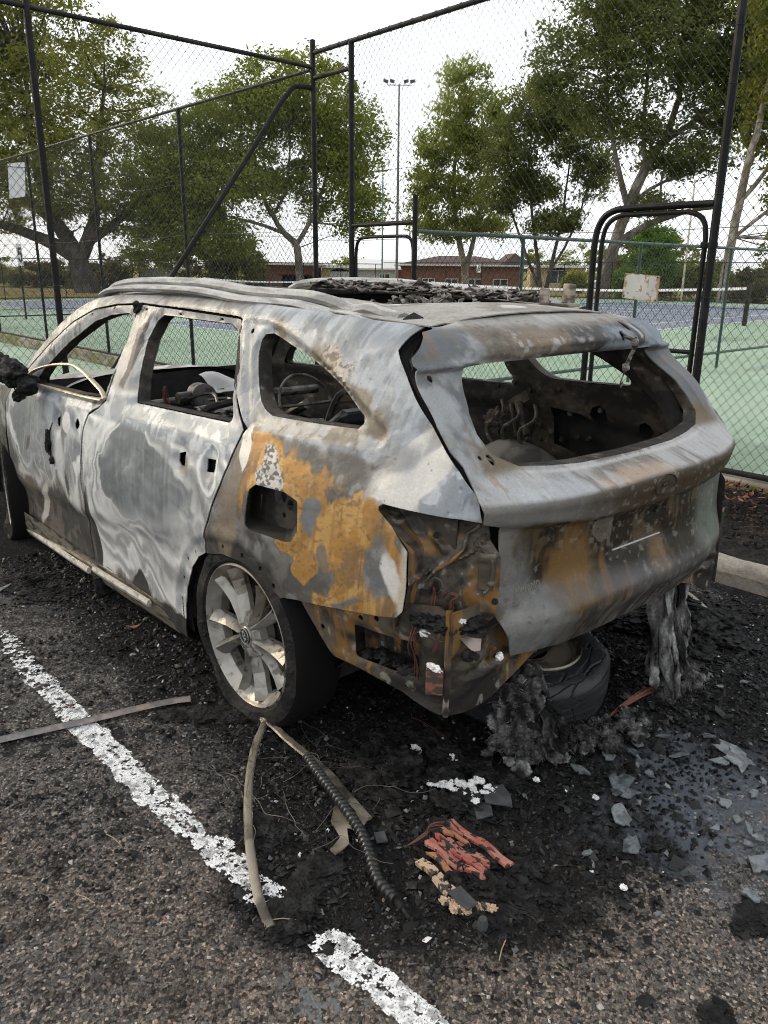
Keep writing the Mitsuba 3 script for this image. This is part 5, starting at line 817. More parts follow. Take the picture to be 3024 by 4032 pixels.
obj('lamp_char', cat(*[lump(onlamp(.30 + .55 * t, .10 + .02 * math.sin(9 * t), .045 + .02 * math.sin(5 * t)), (.04, .035, .022), 30 + i, .7, 3, 3) for i, t in enumerate(np.linspace(0, 1, 7))]), 'char', CAR)
obj('lamp_bracket', grid(24, 6, lambda u, v: tuple((onlamp(.22, .02, .03)[:, None] * (1 - u) + onlamp(.95, .035, .06)[:, None] * u + np.array([-.62, .78, 0])[:, None] * (.03 * v + .01 * np.sin(u * 9)) + np.array([0, 0, 1.])[:, None] * (.012 * np.sin(u * 12) * v - .014 * v))[k] for k in range(3))), 'flat_strip', CAR)
mat('bright_metal', (.55, .53, .50), .3, .6)
obj('bracket_tip', cat(lump(onlamp(.36, .0, .055), (.020, .018, .014), 4, .5, 3, 2), lump(onlamp(.62, .17, .06), (.018, .012, .008), 5, .8, 3, 3)), 'white_ash', CAR)
def strands(path, n, r, seed, spread=.012):
    R = np.random.RandomState(seed); out = []; P = np.asarray(path, float)
    for i in range(n):
        o = R.randn(len(P), 3) * spread; o[0] *= .3; out.append(tube(smoothpath(P + np.cumsum(o, 0) * .45, .012), r, 4))
    return cat(*out)
for i, pth in enumerate(([onlamp(.30, .34, .02), onlamp(.29, .20, .045), onlamp(.20, .05, .06), onlamp(.18, -.10, .07), onlamp(.22, -.22, .06)], [onlamp(.40, .30, .03), onlamp(.48, .36, .04), onlamp(.56, .36, .05), onlamp(.50, .31, .05), onlamp(.53, .20, .05)], [onlamp(.52, .10, .07), onlamp(.50, -.02, .09), onlamp(.44, -.14, .08)], [onlamp(.2, -.2, .06), onlamp(.24, -.32, .05), onlamp(.26, -.48, .05), onlamp(.25, -.60, .04)])):
    obj('copper_wire', strands(pth, 5, .0014, 60 + i, .007), 'copper', CAR)
# lower corner panel, with its rectangular vent opening
hole = roundpoly([(-.562, .551), (-.662, .549), (-.745, .553), (-.800, .562), (-.797, .440), (-.741, .438), (-.614, .436), (-.560, .438)], .012)
low = Polygon([(-.27, .61), (-.42, .63), (-.70, .67), (-.86, .69), (-.905, .66), (-.905, .36), (-.87, .342), (-.739, .378), (-.556, .402), (-.470, .405), (-.326, .566)]).difference(hole)
for x, z in ((-.40, .595), (-.66, .60), (-.43, .50), (-.60, .585)): low = low.difference(hx(x, z, .010, 8))
ylow = lambda x, z: Yraw(x, z) - .022 - .012 * ss(.62, .56, z) * 0 - .010 * ss(.03, .0, dist(hole.exterior, x, z)) + .006 * np.sin(z * 60) * ss(.44, .40, z) + .010 * fbm3(np.c_[x, 0 * x, z], 7, 3, 5)
both('corner_panel', panel_y(low, ylow, .016), 'scorched_lower')
vb = Polygon([(-.50, .56), (-.84, .58), (-.84, .40), (-.50, .40)]).difference(roundpoly([(-.655, .50), (-.70, .50), (-.70, .455), (-.655, .455)], .006)).difference(roundpoly([(-.735, .495), (-.785, .50), (-.785, .44), (-.735, .44)], .006))
both('vent_back', panel_y(vb, lambda x, z: Yraw(x, z) - .13 + .0 * x, .04), 'scorched_steel')
obj('vent_rubble', cat(*[lump((-.58 - .026 * i, .815 - .05 * ((i * 7) % 3) / 3 - .02 * i / 9, .435 + .008 * math.sin(i * 2.2)), (.026, .03, .016), 70 + i, .7, 2, 3) for i in range(9)]), 'char', CAR)
# back panel below the tailgate
rp = Polygon([(.805, .69), (.70, .70), (.66, .60), (-.66, .60), (-.70, .70), (-.805, .69), (-.815, .36), (-.70, .352), (-.60, .41), (-.456, .45), (-.16, .47), (.16, .47), (.40, .45), (.50, .41), (.62, .36), (.70, .352), (.815, .36)])
for y, z in ((.60, .585), (.73, .54), (.635, .515), (-.5, .5)): rp = rp.difference(hx(y, z, .007, 8))
def xrp(y, z):
    a = np.abs(y); rib = .014 * np.exp(-((z - .455 - (.78 - a) * .10) / .010) ** 2) + .014 * np.exp(-((z - .495 - (.78 - a) * .22) / .012) ** 2) + .012 * np.exp(-((z - .415 - (.78 - a) * .35) / .010) ** 2)
    return -.905 - .015 * ss(.82, .74, a) - rib * ss(.42, .5, a) * ss(.80, .75, a) + .008 * fbm3(np.c_[y, 0 * y, z], 8, 3, 4) - .012 * ss(.56, .60, z + (a - .7) * .3)
obj('back_panel', panel_x(rp, xrp, .016), 'scorched_lower', CAR, 40)
both('corner_edge', tube([(-.900, .800, .69), (-.906, .806, .55), (-.908, .808, .362)], .009, 8), 'scorched_lower')
for y, z, c in ((.735, .545, 1), (.64, .518, 0), (.555, .535, 0)):
    bk = obj('bolt', cat(tube([(-.93, y, z), (-.955, y, z)], .012, 10), tube([(-.922, y, z), (-.935, y, z)], [.026, .022], 14)), 'scorched_steel', CAR)
    if y < .7: obj('tip', lump((-.958, y, z), (.012, .012, .013), 4, .5, 3, 2), 'white_ash', bk)
pl_ = thing('melted_sensor', 'small rusty melted module hanging from copper wire on the car corner', 'module'); obj('plate', obox((-.885, .835, .475), (.05, .012, .085), (.75, .65, 0), cham=.003), 'scorched_lower', pl_); obj('crust', lump((-.885, .838, .520), (.026, .010, .010), 9, .8, 3, 3), 'white_ash', pl_)
mat('rusty_plate', lambda p, n, uv: mix((.05, .04, .035), (.20, .075, .045), sstep(.45, .6, fbm(p.x * 40, p.y * 40, p.z * 60, 3))), .6); scene[pl_ + '__plate']['bsdf'] = {'type': 'ref', 'id': 'mat rusty_plate'}
# floor, wheel houses, far inside
obj('floor', grid(40, 20, lambda u, v: (-.88 + 3.4 * u, (v - .5) * 1.56, .17 + .22 * ss(.22, .10, u) + .07 * np.exp(-((v - .5) / .10) ** 2) + .015 * np.sin(u * 70))), 'soot', CAR)
obj('bulkhead', grid(6, 12, lambda u, v: (2.42 + .05 * np.sin(v * 9), (v - .5) * 1.6, .15 + .82 * u)), 'soot', CAR)
def whouse(x0):
    m = trimesh.creation.icosphere(subdivisions=4); v = np.asarray(m.vertices); m.vertices = v * [.40, .30, .50] + [x0, .62, .335] + fbm3(v, 3, 3, 4)[:, None] * [.03, .03, .03]; return m
both('wheel_house', cut := trimesh.Trimesh(*(lambda m: (m.vertices, m.faces[(np.asarray(m.triangles_center)[:, 1] < .86) & (np.asarray(m.triangles_center)[:, 2] > .30)]))(whouse(.03)), process=False), 'hump_grey')
obj('boot_floor', grid(16, 20, lambda u, v: (-.88 + .8 * u, (v - .5) * 1.5, .46 + .02 * np.sin(v * 17) * np.sin(u * 13))), 'soot', CAR)
obj('dash_beam', cat(tube([(1.76, .74, .875), (1.74, .2, .89), (1.76, -.74, .875)], .027, 10), tube([(1.70, -.10, .80), (1.66, -.12, .55), (1.75, -.12, .25)], .02, 6), tube([(1.70, .12, .80), (1.66, .14, .55), (1.75, .14, .25)], .02, 6)), 'dark_alloy', CAR)
sw = np.array([1.38, -.38, .86]); ax = np.array([-.9, 0, .42])
obj('steering_wheel', cat(tube([sw + .18 * (math.cos(a) * np.array([0, 1, 0]) + math.sin(a) * np.array([.42, 0, .9])) for a in np.linspace(0, 6.283, 33)], .009, 6, False), tube([sw, sw - ax * .42], .028, 8), tube([sw + [0, .17, 0], sw, sw - [0, .17, 0]], .010, 5)), 'dark_alloy', CAR)
obj('column_housing', cat(tube([(1.56, .17, .935), (1.70, .13, .925)], .068, 16), tube([(1.62, .30, .93), (1.62, .02, .935)], .030, 12), obox((1.55, .02, .90), (.16, .12, .05), (1, .5, .3), cham=.008), lump((1.20, .28, .90), (.12, .10, .05), 6, .8, 3, 3), *[tube(smoothpath([(1.5 - .1 * i, .30 - .06 * i, .94), (1.42 - .09 * i, .2 - .05 * i, .97 - .02 * i), (1.3 - .08 * i, .25, .90)], .04), .008, 5) for i in range(5)]), 'dark_alloy', CAR)
mat('foil_white', (.45, .45, .44), .4, .3); obj('dash_foil', solidify(*(lambda m: (np.asarray(m.vertices), np.asarray(m.faces)))(grid(10, 8, lambda u, v: (1.48 + .26 * u, -.20 + .30 * v, .965 + .04 * np.sin(u * 5) * np.cos(v * 4) + .04 * u))), .003), 'foil_white', CAR)
for i, pth in enumerate(([(1.70, .33, .985), (1.71, .33, .93), (1.70, .32, .87), (1.69, .33, .82)],)): obj('copper_wire', strands(pth, 11, .0026, 90 + i, .016), 'copper', CAR)
def seat(x, y, key):
    k = obj('seat_frame', cat(tube(smoothpath([(x + .05, y + .22, .42), (x - .10, y + .22, .75), (x - .20, y + .18, 1.00), (x - .22, y, 1.03), (x - .20, y - .18, 1.00), (x - .10, y - .22, .75), (x + .05, y - .22, .42)], .05), .018, 6), *[tube([(x - .03 - .035 * i, y - .21, .56 + .08 * i), (x - .03 - .035 * i, y + .21, .56 + .08 * i)], .006, 5) for i in range(6)], tube([(x + .05, y + .22, .42), (x + .5, y + .22, .40), (x + .5, y - .22, .40), (x + .05, y - .22, .42)], .018, 6)), 'sooty_inside', CAR)
for x, y in ((1.02, .40), (1.02, -.36)): seat(x, y, CAR)
fold = obox((.0, .40, .80), (.42, .36, .03), (-.75, 0, .62), (0.6, 0, .75), .01); obj('folded_seat', cat(fold, *[tube([(.16 - .045 * i, .52, .80 + .035 * i), (.16 - .045 * i, .20, .80 + .035 * i)], .013, 6) for i in range(7)], obox((-.10, .52, .92), (.16, .03, .13), (-.6, 0, .8), cham=.01)), 'soot', CAR)
mat('seat_slate', (.03, .033, .037), .45); obj('seat_side', cat(panel_y(roundpoly([(.20, .80), (.02, 1.02), (.06, 1.065), (.16, 1.05), (.34, .80)], .02), lambda x, z: .52 + 0 * x, .05, .02)), 'seat_slate', CAR); obj('head_rest', obox((-.06, .46, 1.06), (.20, .22, .05), (-.75, 0, .5), (.5, 0, .8), .02), 'seat_slate', CAR)
# trim fixings on the far inner wall seen through the back window
fx_ = []
for i in range(44):
    x, z = -.80 + 1.1 * R_.rand(), .66 + .48 * R_.rand(); y = -yz(x, z) + .075
    if z < 1.12 and not QW.buffer(.02).contains(Point(x, z)): both_m = tube([(x, y, z), (x, y + .012, z)], [.016, .011], 10); obj('trim_fixing', both_m, 'sooty_inside' if i % 3 else 'dark_alloy', CAR)
obj('strut', cat(tube([(.10, -.70, 1.0), (.0, -.66, .86)], .018, 8), tube([(.14, -.70, .99), (.06, -.66, .84)], .012, 8), obox((.12, -.72, 1.0), (.16, .02, .05), (1, 0, -.6)), *[tube(smoothpath([(.2 - .1 * i, -.70, 1.0), (.16 - .1 * i, -.66, .94), (.22 - .1 * i, -.62, .88), (.15 - .1 * i, -.6, .8)], .03), .009, 5) for i in range(3)], lump((.20, -.66, .90), (.05, .04, .06), 5, .8, 3, 3)), 'sooty_inside', CAR)
obj('far_pillar_bar', grid(14, 6, lambda u, v: (np.interp(u, [0, .5, 1], [-.50, -.66, -.84]) + .16 * v, np.interp(u, [0, .5, 1], [-.545, -.625, -.665]) + .03 * np.sin(v * 3.1), np.interp(u, [0, .5, 1], [1.40, 1.22, 1.05]) + .02 * v)), 'sooty_inside', CAR)
# wheels
def wheel(x, y, zc, side, seed, full=True):
    ty = mk_tyre(zc, seed, x, y, side); fcs = np.asarray(ty.faces); nv = 96; band_ = ((fcs // nv).min(1) < 7); k = obj('wheel', trimesh.Trimesh(ty.vertices, fcs[~band_], process=False), 'burnt_rubber', CAR, 40); obj('tread', trimesh.Trimesh(ty.vertices, fcs[band_], process=False), 'tread', k, 40)
    T = lambda m: place(m, x, y, zc, side)
    rim = [(.262, -.06), (.262, -.03), (.274, -.012), (.275, .0), (.268, .004), (.262, -.004), (.257, -.014), (.230, -.040), (.226, -.075)]
    obj('rim', T(lathe(rim, 72)), 'burnt_alloy', k); obj('drum', T(lathe([(.05, -.10), (.15, -.10), (.152, -.13), (.226, -.135), (.227, -.075), (.262, -.06), (.262, -.19), (.01, -.19)], 40)), 'soot', k)
    obj('tread', T(lathe([(.363, -.196), (.370, -.185), (.374, -.14), (.374, -.05), (.369, -.004), (.362, .006)], 96)), 'tread', k) if x > 9 else None
    for i in range(5):
        for s in (-1, 1): obj('spoke', T(spoke(i * 72 + 54, s)), 'burnt_alloy', k, False)
        obj('hub_wedge', T(hubw(i * 72 + 90)), 'burnt_alloy', k, False)
    obj('hub', T(lathe([(.0, -.006), (.030, -.006), (.034, -.010), (.047, -.012), (.052, -.02), (.066, -.035), (.07, -.09)], 40)), 'burnt_alloy', k)
    obj('cap', T(lathe([(.0, -.001), (.027, -.0015), (.0305, -.004), (.031, -.008)], 40)), 'cap_black', k)
    obj('brake_disc', T(lathe([(.03, -.105), (.165, -.105), (.165, -.125), (.03, -.125)], 40)), 'disc_dark', k)
    if full:
        t = meshkit.text_mesh('KIA', .017, .0012, True); v = np.asarray(t.vertices).copy(); v[:, 0] -= (v[:, 0].min() + v[:, 0].max()) / 2; v[:, 1] -= .0085; a = math.radians(-62); c, s_ = math.cos(a), math.sin(a)
        t.vertices = np.c_[v[:, 0] * c - v[:, 1] * s_, v[:, 0] * s_ + v[:, 1] * c, v[:, 2] - .0008]; obj('cap_letters', T(t), 'logo_grey', k, False)
        obj('cap_ring', T(tube([(.0285 * math.cos(q), .0285 * math.sin(q), -.0005) for q in np.linspace(0, 6.283, 33)], .0011, 5, False)), 'logo_grey', k)
    return k
def place(m, x, y, z, side):
    """wheel space (a across the face to the right, b up, c outwards) to the car"""
    v = np.asarray(m.vertices); W = np.c_[-v[:, 0] * side, v[:, 2] * side, v[:, 1]]; a = -.24 if x > 1 else 0; W = np.c_[x + W[:, 0] * math.cos(a) - W[:, 1] * math.sin(a), y + W[:, 0] * math.sin(a) + W[:, 1] * math.cos(a), z + W[:, 2]]
    return trimesh.Trimesh(W, np.asarray(m.faces)[:, ::-1] if side < 0 else m.faces, process=False)
def lathe(prof, n):
    P = np.array(prof); a = np.arange(n) * 2 * np.pi / n; V = np.stack([P[:, 0][:, None] * np.cos(a), P[:, 0][:, None] * np.sin(a), np.repeat(P[:, 1][:, None], n, 1)], -1).reshape(-1, 3); F = []
    for i in range(len(P) - 1): A = i * n + np.arange(n); B = i * n + (np.arange(n) + 1) % n; F.append(np.c_[A, B, B + n, A + n])
    return tm(V, np.vstack(F))
def spoke(deg, s):
    """one blade of a pair: it leaves the hub beside its twin and splays towards the rim; a ridge runs off centre along it"""
    a0 = math.radians(deg); r = np.array([.048, .09, .15, .205, .250]); off = np.radians(np.array([11., 12., 12.5, 13.2, 14.])) * s; wl = np.array([.013, .015, .018, .020, .026]); wr = np.array([.013, .016, .020, .026, .042]); c = np.array([-.014, -.020, -.024, -.018, -.008]); V = []
    for ri, oi, wa, wb, ci in zip(r, off, wl, wr, c):
        e = np.array([math.cos(a0 + oi), math.sin(a0 + oi)]); t = np.array([-e[1], e[0]]) * s; mid = e * ri
        for q, cc in ((-wa, ci - .045), (-wa, ci - .020), (-wa * .1, ci + .010), (wb, ci - .026), (wb, ci - .045)): p = mid + t * q; V.append([p[0], p[1], cc])
    F = []
    for i in range(4):
        for j in range(4): A = i * 5 + j; F.append([A, A + 5, A + 6, A + 1])
    m = tm(V, F); return solid_fix(m)
def hubw(deg):
    a = math.radians(deg); e = np.array([math.cos(a), math.sin(a)]); t = np.array([-e[1], e[0]]); V = []
    for r, w, c in ((.030, .014, -.010), (.085, .022, -.020)):
        for q, cc in ((-w, c - .03), (-w * .75, c), (w * .75, c), (w, c - .03)): p = e * r + t * q; V.append([p[0], p[1], cc])
    m = trimesh.Trimesh(np.array(V)).convex_hull; return m
def solid_fix(m):
    if np.asarray(m.face_normals)[:, 2].sum() < 0: m.invert()
    return m
def mk_tyre(zc, seed, x, y, side):
    pr = [(.262, -.18), (.30, -.19), (.335, -.19), (.350, -.175), (.356, -.13), (.356, -.05), (.352, -.010), (.336, .004), (.31, .010), (.284, .010), (.272, -.006)]
    m = lathe(pr, 96); v = np.asarray(m.vertices).copy(); n = fbm3(v + seed, 9, 3, seed); rr = np.hypot(v[:, 0], v[:, 1]); v[:, :2] *= (1 + .03 * n * (rr > .29))[:, None]; v[:, 2] += .02 * n * (rr > .29)
    lo = np.clip((-v[:, 1] - zc + .06) / .10, 0, 1); v[:, 1] = np.maximum(v[:, 1], -zc + .004); v[:, 2] += np.where(v[:, 2] > -.11, .035, -.03) * lo * (rr > .28); m.vertices = v
    return place(m, x, y, zc, side)
WH_ = [wheel(0, .925, .318, 1, 1), wheel(0, -.925, .318, -1, 2, False), wheel(2.84, .885, .255, 1, 3, False), wheel(2.815, -.90, .268, -1, 4, False)]
both('arch_liner', trimesh.Trimesh(*(lambda m: (m.vertices, m.faces))(grid(24, 6, lambda u, v: (.10 - .42 * np.cos(u * 3.4 - .1), .90 - .28 * v, .25 + .39 * np.sin(u * 3.4 - .1)))), process=False), 'soot')
both('front_liner', grid(24, 6, lambda u, v: (2.81 - .40 * np.cos(u * 3.4 - .1), .86 - .28 * v, .22 + .40 * np.sin(u * 3.4 - .1))), 'soot')
obj('rear_axle', cat(tube([(.0, .7, .30), (.05, .3, .26), (.05, -.3, .26), (0, -.7, .30)], .045, 8), tube([(-.15, .5, .30), (-.55, .45, .40)], .03, 6), tube([(-.15, -.5, .30), (-.55, -.45, .40)], .03, 6)), 'soot', CAR)
obj('fuel_tank', box((.35, -.5, .13), (.95, .5, .24), .03), 'soot', CAR)
mk = obj('muffler', tube(smoothpath([(-.62, .05, .36), (-.63, -.30, .35), (-.64, -.42, .35)], .05), .085, 18, flat=(1, .75)), 'dull_trim', CAR); obj('tail_pipe', tube(smoothpath([(-.66, -.40, .35), (-.74, -.58, .33), (-.86, -.66, .30)], .04), .030, 14), 'dull_trim', CAR)
# ------------------------------------------------------------------ what lies on the ground
def burn_np(x, y):
    p = np.c_[x, y, 0 * x]; w = meshkit.fbm(p * 1.7, 3, 4) - .5; dx = np.maximum(np.abs(x - 1.45) - 2.2, 0); dy = np.maximum(np.abs(y + .05) - .78, 0)
    b = ss(.62, .20, np.hypot(dx, dy) + w * .55)
    for cx, cy, rx, ry in ((-.80, .55, .62, .80), (-.75, -.55, .75, 1.0), (-.85, 1.28, .24, .22)): b = np.maximum(b, ss(1.3, .8, np.hypot((x - cx) / rx, (y - cy) / ry) + w))
    return b
def chips(n, xy, size, flat, seed, colors, lift=.0, tilt=.5):
    """n small broken stones or flakes as one mesh: squashed octahedra, each of one colour"""
    R = np.random.RandomState(seed); P = xy; n = len(P); base = np.array([[1, 0, 0], [.2, 1, 0], [-1, .15, 0], [-.1, -1, 0], [.1, .1, .8], [0, 0, -.8]], float)
    F = np.array([[0, 1, 4], [1, 2, 4], [2, 3, 4], [3, 0, 4], [1, 0, 5], [2, 1, 5], [3, 2, 5], [0, 3, 5]])
    s = size * np.exp(R.randn(n) * .35); V = base[None] * (1 + .5 * (R.rand(n, 6, 3) - .5)); V = V * np.stack([s, s * (.5 + .6 * R.rand(n)), s * flat * (.6 + .8 * R.rand(n))], -1)[:, None]
    a = R.rand(n) * 6.283; tx, ty = R.randn(n) * tilt, R.randn(n) * tilt; c, q = np.cos(a)[:, None], np.sin(a)[:, None]
    z = V[..., 2] + V[..., 0] * np.clip(tx, -1, 1)[:, None] + V[..., 1] * np.clip(ty, -1, 1)[:, None]; X = V[..., 0] * c - V[..., 1] * q; Yy = V[..., 0] * q + V[..., 1] * c
    W = np.stack([X + P[:, None, 0], Yy + P[:, None, 1], z + lift + (P[:, None, 2] if P.shape[1] > 2 else 0)], -1).reshape(-1, 3)
    cl = np.repeat(colors, 6, 0); return trimesh.Trimesh(W, (np.arange(n)[:, None, None] * 6 + F).reshape(-1, 3), process=False), cl
def flatcolors(m, col):
    f = np.asarray(m.faces).ravel(); return trimesh.Trimesh(np.asarray(m.vertices)[f], np.arange(len(f)).reshape(-1, 3), process=False), col[f]
scene['mat chip_colour'] = {'type': 'twosided', 'bsdf': {'type': 'principled', 'base_color': {'type': 'mesh_attribute', 'name': 'vertex_color'}, 'roughness': .7, 'specular': .2}}
scene['mat char_colour'] = {'type': 'twosided', 'bsdf': {'type': 'principled', 'base_color': {'type': 'mesh_attribute', 'name': 'vertex_color'}, 'roughness': .5, 'specular': .22}}
R6_ = np.random.RandomState(66)
def near_xy(n, seed, x0=-2.3, x1=2.3, y0=-1.6, y1=2.7):
    """points on the car park, denser near the camera's end of the bay"""
    R = np.random.RandomState(seed); P = np.c_[x0 + (x1 - x0) * R.rand(n) ** 1.35, y0 + (y1 - y0) * R.rand(n)]; return P
def stuff(name, P, size, flat, seed, col, m, label, lift, tilt):
    mm, cl = chips(len(P), P, size, flat, seed, col, lift, tilt); mm, cl = flatcolors(mm, cl); key = num(name); scene[key] = mikit.ply(mm, 'mat ' + m, smooth=False, color=cl); tag(key, label, kind='stuff'); return key
P = near_xy(95000, 1); P = P[R6_.rand(len(P)) > burn_np(P[:, 0], P[:, 1]) * .97 + .04]
k = R6_.rand(len(P), 1); pal = np.array([[.068, .063, .059], [.15, .118, .096], [.038, .037, .036], [.23, .215, .195], [.108, .085, .073], [.093, .091, .088]]); col = pal[R6_.choice(6, len(P), p=[.30, .17, .26, .06, .11, .10])] * (.95 + .75 * k)
stuff('loose_gravel', P, .0046, .5, 2, col, 'chip_colour', 'coarse brown stones standing proud of the worn asphalt', .0005, .25)
P = near_xy(90000, 3); b = burn_np(P[:, 0], P[:, 1]); fr = np.clip(meshkit.fbm(np.c_[P, 0 * P[:, 0]] * 5, 3, 8) * 2.4 - .8, 0, 1) * ss(2.4, 1.6, P[:, 1]) * ss(-1.1, .0, P[:, 0]); P = P[R6_.rand(len(P)) < np.maximum(b * .62, fr * .5)]
g = R6_.rand(len(P), 1); col = np.where(g > .965, .11, np.where(g > .8, .022, .0055)) * (.6 + .8 * R6_.rand(len(P), 1)) * np.array([[1, 1, 1.02]])
stuff('char_crumbs', P, .0085, .42, 4, col, 'char_colour', 'black char crumbs and ash scattered over the ground round the car', .003, .5)
P = near_xy(7000, 5); b = burn_np(P[:, 0], P[:, 1]); P = P[R6_.rand(len(P)) < b * .45]; col = (.010 + .02 * R6_.rand(len(P), 1)) * np.ones((1, 3))
stuff('char_flakes', P, .016, .16, 6, col * .7, 'char_colour', 'larger thin black char flakes under and behind the car', .006, .35)
P = near_xy(3000, 9); b = burn_np(P[:, 0], P[:, 1]); P = P[R6_.rand(len(P)) < b * .28]
stuff('ash_specks', P, .0055, .6, 7, np.repeat(.30 + .4 * R6_.rand(len(P), 1), 3, 1), 'chip_colour', 'pale ash specks dotted over the black ground', .004, .6)
# heaps of char
def heap(label, pts, h, seed, m='char', n=46, s=.05):
    R = np.random.RandomState(seed); pg = Polygon(pts).buffer(0); x0, y0, x1, y1 = pg.bounds; out = []
    while len(out) < n:
        x, y = R.uniform(x0, x1), R.uniform(y0, y1)
        if pg.contains(Point(x, y)): q = min(1, pg.exterior.distance(Point(x, y)) / .12); out.append(lump((x, y, h * q * R.rand() + .004), (s * (.5 + R.rand()), s * (.5 + R.rand()), s * (.25 + .35 * q)), R.randint(99), 1.0, 3, 3.2))
    return obj('char_heap', cat(*out), m, label=label, cat='char heap', kind=None)
heap('low black char heap around the red plastic slabs', [(-.90, .84), (-1.15, .74), (-1.30, .78), (-1.30, .92), (-1.25, 1.04), (-1.02, 1.02), (-.93, .95)], .03, 1, n=70, s=.032)
heap('black char heap with sticks beside the kerb behind the car', [(-.40, -1.36), (-.85, -1.30), (-1.0, -.95), (-.85, -.72), (-.45, -.80)], .07, 2, n=80, s=.06)
heap('black char ridge trailing over the bay line', [(-.95, 1.47), (-.89, 1.42), (-.80, 1.19), (-.86, 1.17), (-.95, 1.38)], .03, 3, n=46, s=.030)
heap('black char clump inside the bent trim frame on the bay line', [(-.54, 1.22), (-.57, 1.30), (-.66, 1.31), (-.66, 1.22), (-.60, 1.19)], .03, 4, n=18, s=.028)
heap('black char under the rear bumper corner', [(-.55, .95), (-.95, .80), (-.95, .45), (-.40, .50)], .03, 5, n=60, s=.04)
heap('flat charred flap in front of the rear wheel', [(.20, 1.22), (.10, 1.10), (-.04, .96), (-.01, .92), (.13, 1.06), (.22, 1.18)], .012, 6, n=40, s=.03)
heap('small black char clump near the right edge of the car park', [(-1.70, .40), (-1.76, .47), (-1.70, .54), (-1.66, .47)], .015, 7, n=10, s=.022)
heap('small black char clump in the bottom right corner', [(-1.77, .76), (-1.82, .80), (-1.80, .85), (-1.75, .82)], .012, 8, n=9, s=.02)
heap('black char clumps beside the sill near the front of the car', [(1.5, 1.0), (1.9, 1.0), (2.0, 1.22), (1.6, 1.20)], .03, 9, n=40, s=.045)
# bent window trim frame, flat strip, hose
Z = lambda pts, z: [(x, y, z if np.isscalar(z) else z[i]) for i, (x, y) in enumerate(pts)]
k = thing('window_frame_trim', 'bent brass grey window trim lying in a V on the bay line', 'trim')
obj('arm', tube(smoothpath(Z([(-.133, .930), (-.165, .965), (-.222, 1.027), (-.372, 1.150), (-.559, 1.273), (-.711, 1.357), (-.847, 1.416), (-.920, 1.435)], [.035, .03, .028, .026, .028, .034, .02, .014]), .03),   .0120, 8, flat=(1.1, .55)), 'dull_trim', k)
obj('arm', tube(smoothpath(Z([(-.133, .930), (-.17, .930), (-.296, .941), (-.500, .946), (-.651, .970), (-.777, .990)], [.035, .034, .034, .030, .026, .022]), .03), .0130, 8, flat=(1.15, .55)), 'dull_trim', k)
obj('corner', lump((-.133, .930, .035), (.024, .020, .012), 3, .4, 3, 2), 'dull_trim', k)
bp = Polygon([(-.623, .985), (-.784, .997), (-.806, 1.042), (-.767, 1.064), (-.817, 1.096), (-.831, 1.158), (-.795, 1.150), (-.777, 1.098), (-.712, 1.081), (-.66, 1.03)]).buffer(0); obj('bracket', panel_z(bp, lambda x, y: .020 + .012 * np.sin(x * 30) * np.cos(y * 25) + .03 * (y - 1.0), .012, .003), 'dull_trim', k)
obj('metal_strip', tube(smoothpath(Z([(.50, 2.05), (.395, 1.689), (.313, 1.401), (.232, 1.109), (.204, 1.051)], [.012, .014, .016, .018, .018]), .05), .017, 4, flat=(1.3, .35)), 'flat_strip', label='long flat grey metal strip lying across the bay line', cat='strip')
mat('hose_rubber', (.022, .022, .022), .38, 0., .5)
hs = smoothpath(Z([(-.432, .966), (-.577, 1.004), (-.702, 1.029), (-.824, 1.058), (-.912, 1.097), (-1.000, 1.137), (-1.065, 1.142)], [.052, .055, .05, .04, .03, .026, .024]), .0035)
k = thing('corrugated_hose', 'black ribbed hose lying across the bent trim', 'hose'); obj('ribs', tube(hs, .0115 + .0055 * (np.sin(np.arange(len(hs)) * 2 * np.pi / 5.2) > .1), 14), 'hose_rubber', k, 50); obj('end_fitting', cat(tube(Z([(-1.062, 1.142), (-1.10, 1.150)], .024), .010, 10), tube(Z([(-1.085, 1.147), (-1.135, 1.158)], .024), .005, 8)), 'char', k)
# red and tan plastic slabs
def slab(nm, label, pts, z, th, m, group=None, c='slab', wav=.006): return obj(nm, panel_z(Polygon(pts).buffer(0), lambda x, y: z + wav * np.sin(x * 40 + y * 25) + .01 * fbm3(np.c_[x, y, 0 * x], 20, 3, 3), .012, th), m, label=label, cat=c, group=group, smooth=False)
slab('plastic_slab', 'long narrow red plastic slab at the back of the char heap', [(-.965, .850), (-.972, .826), (-1.20, .826), (-1.196, .852)], .052, .008, 'red_plastic')
for i, (lab, ya, yb, xa, xb, mm) in enumerate((('red plastic strip next to the long narrow slab', .866, .880, -1.035, -1.150, 'red_plastic'), ('second red plastic strip of the cracked slab', .882, .898, -1.015, -1.165, 'red_plastic'), ('middle red plastic strip of the cracked slab', .900, .917, -.985, -1.172, 'red_plastic'), ('fourth red plastic strip of the cracked slab', .919, .934, -.980, -1.178, 'red_plastic'), ('outer red plastic strip of the cracked slab', .936, .953, -.978, -1.110, 'red_plastic'))):
    R = np.random.RandomState(i + 50); xs_ = np.linspace(xa, xb, 12); top = [(x, ya + .0015 * R.randn()) for x in xs_]; bot = [(x + .004 * R.randn(), yb + .0015 * R.randn()) for x in xs_[::-1]]
    slab('plastic_slab', lab, top + [(xb - .010 * R.rand(), (ya + yb) / 2)] + bot + [(xa + .010 * R.rand(), (ya + yb) / 2)], .040 + .004 * (i % 3), .009, mm)
slab('plastic_slab', 'orange plastic slab between two red slabs', [(-.973, .886), (-.985, .858), (-1.06, .856), (-1.075, .864), (-1.02, .868), (-1.0, .888)], .050, .008, 'orange_plastic')
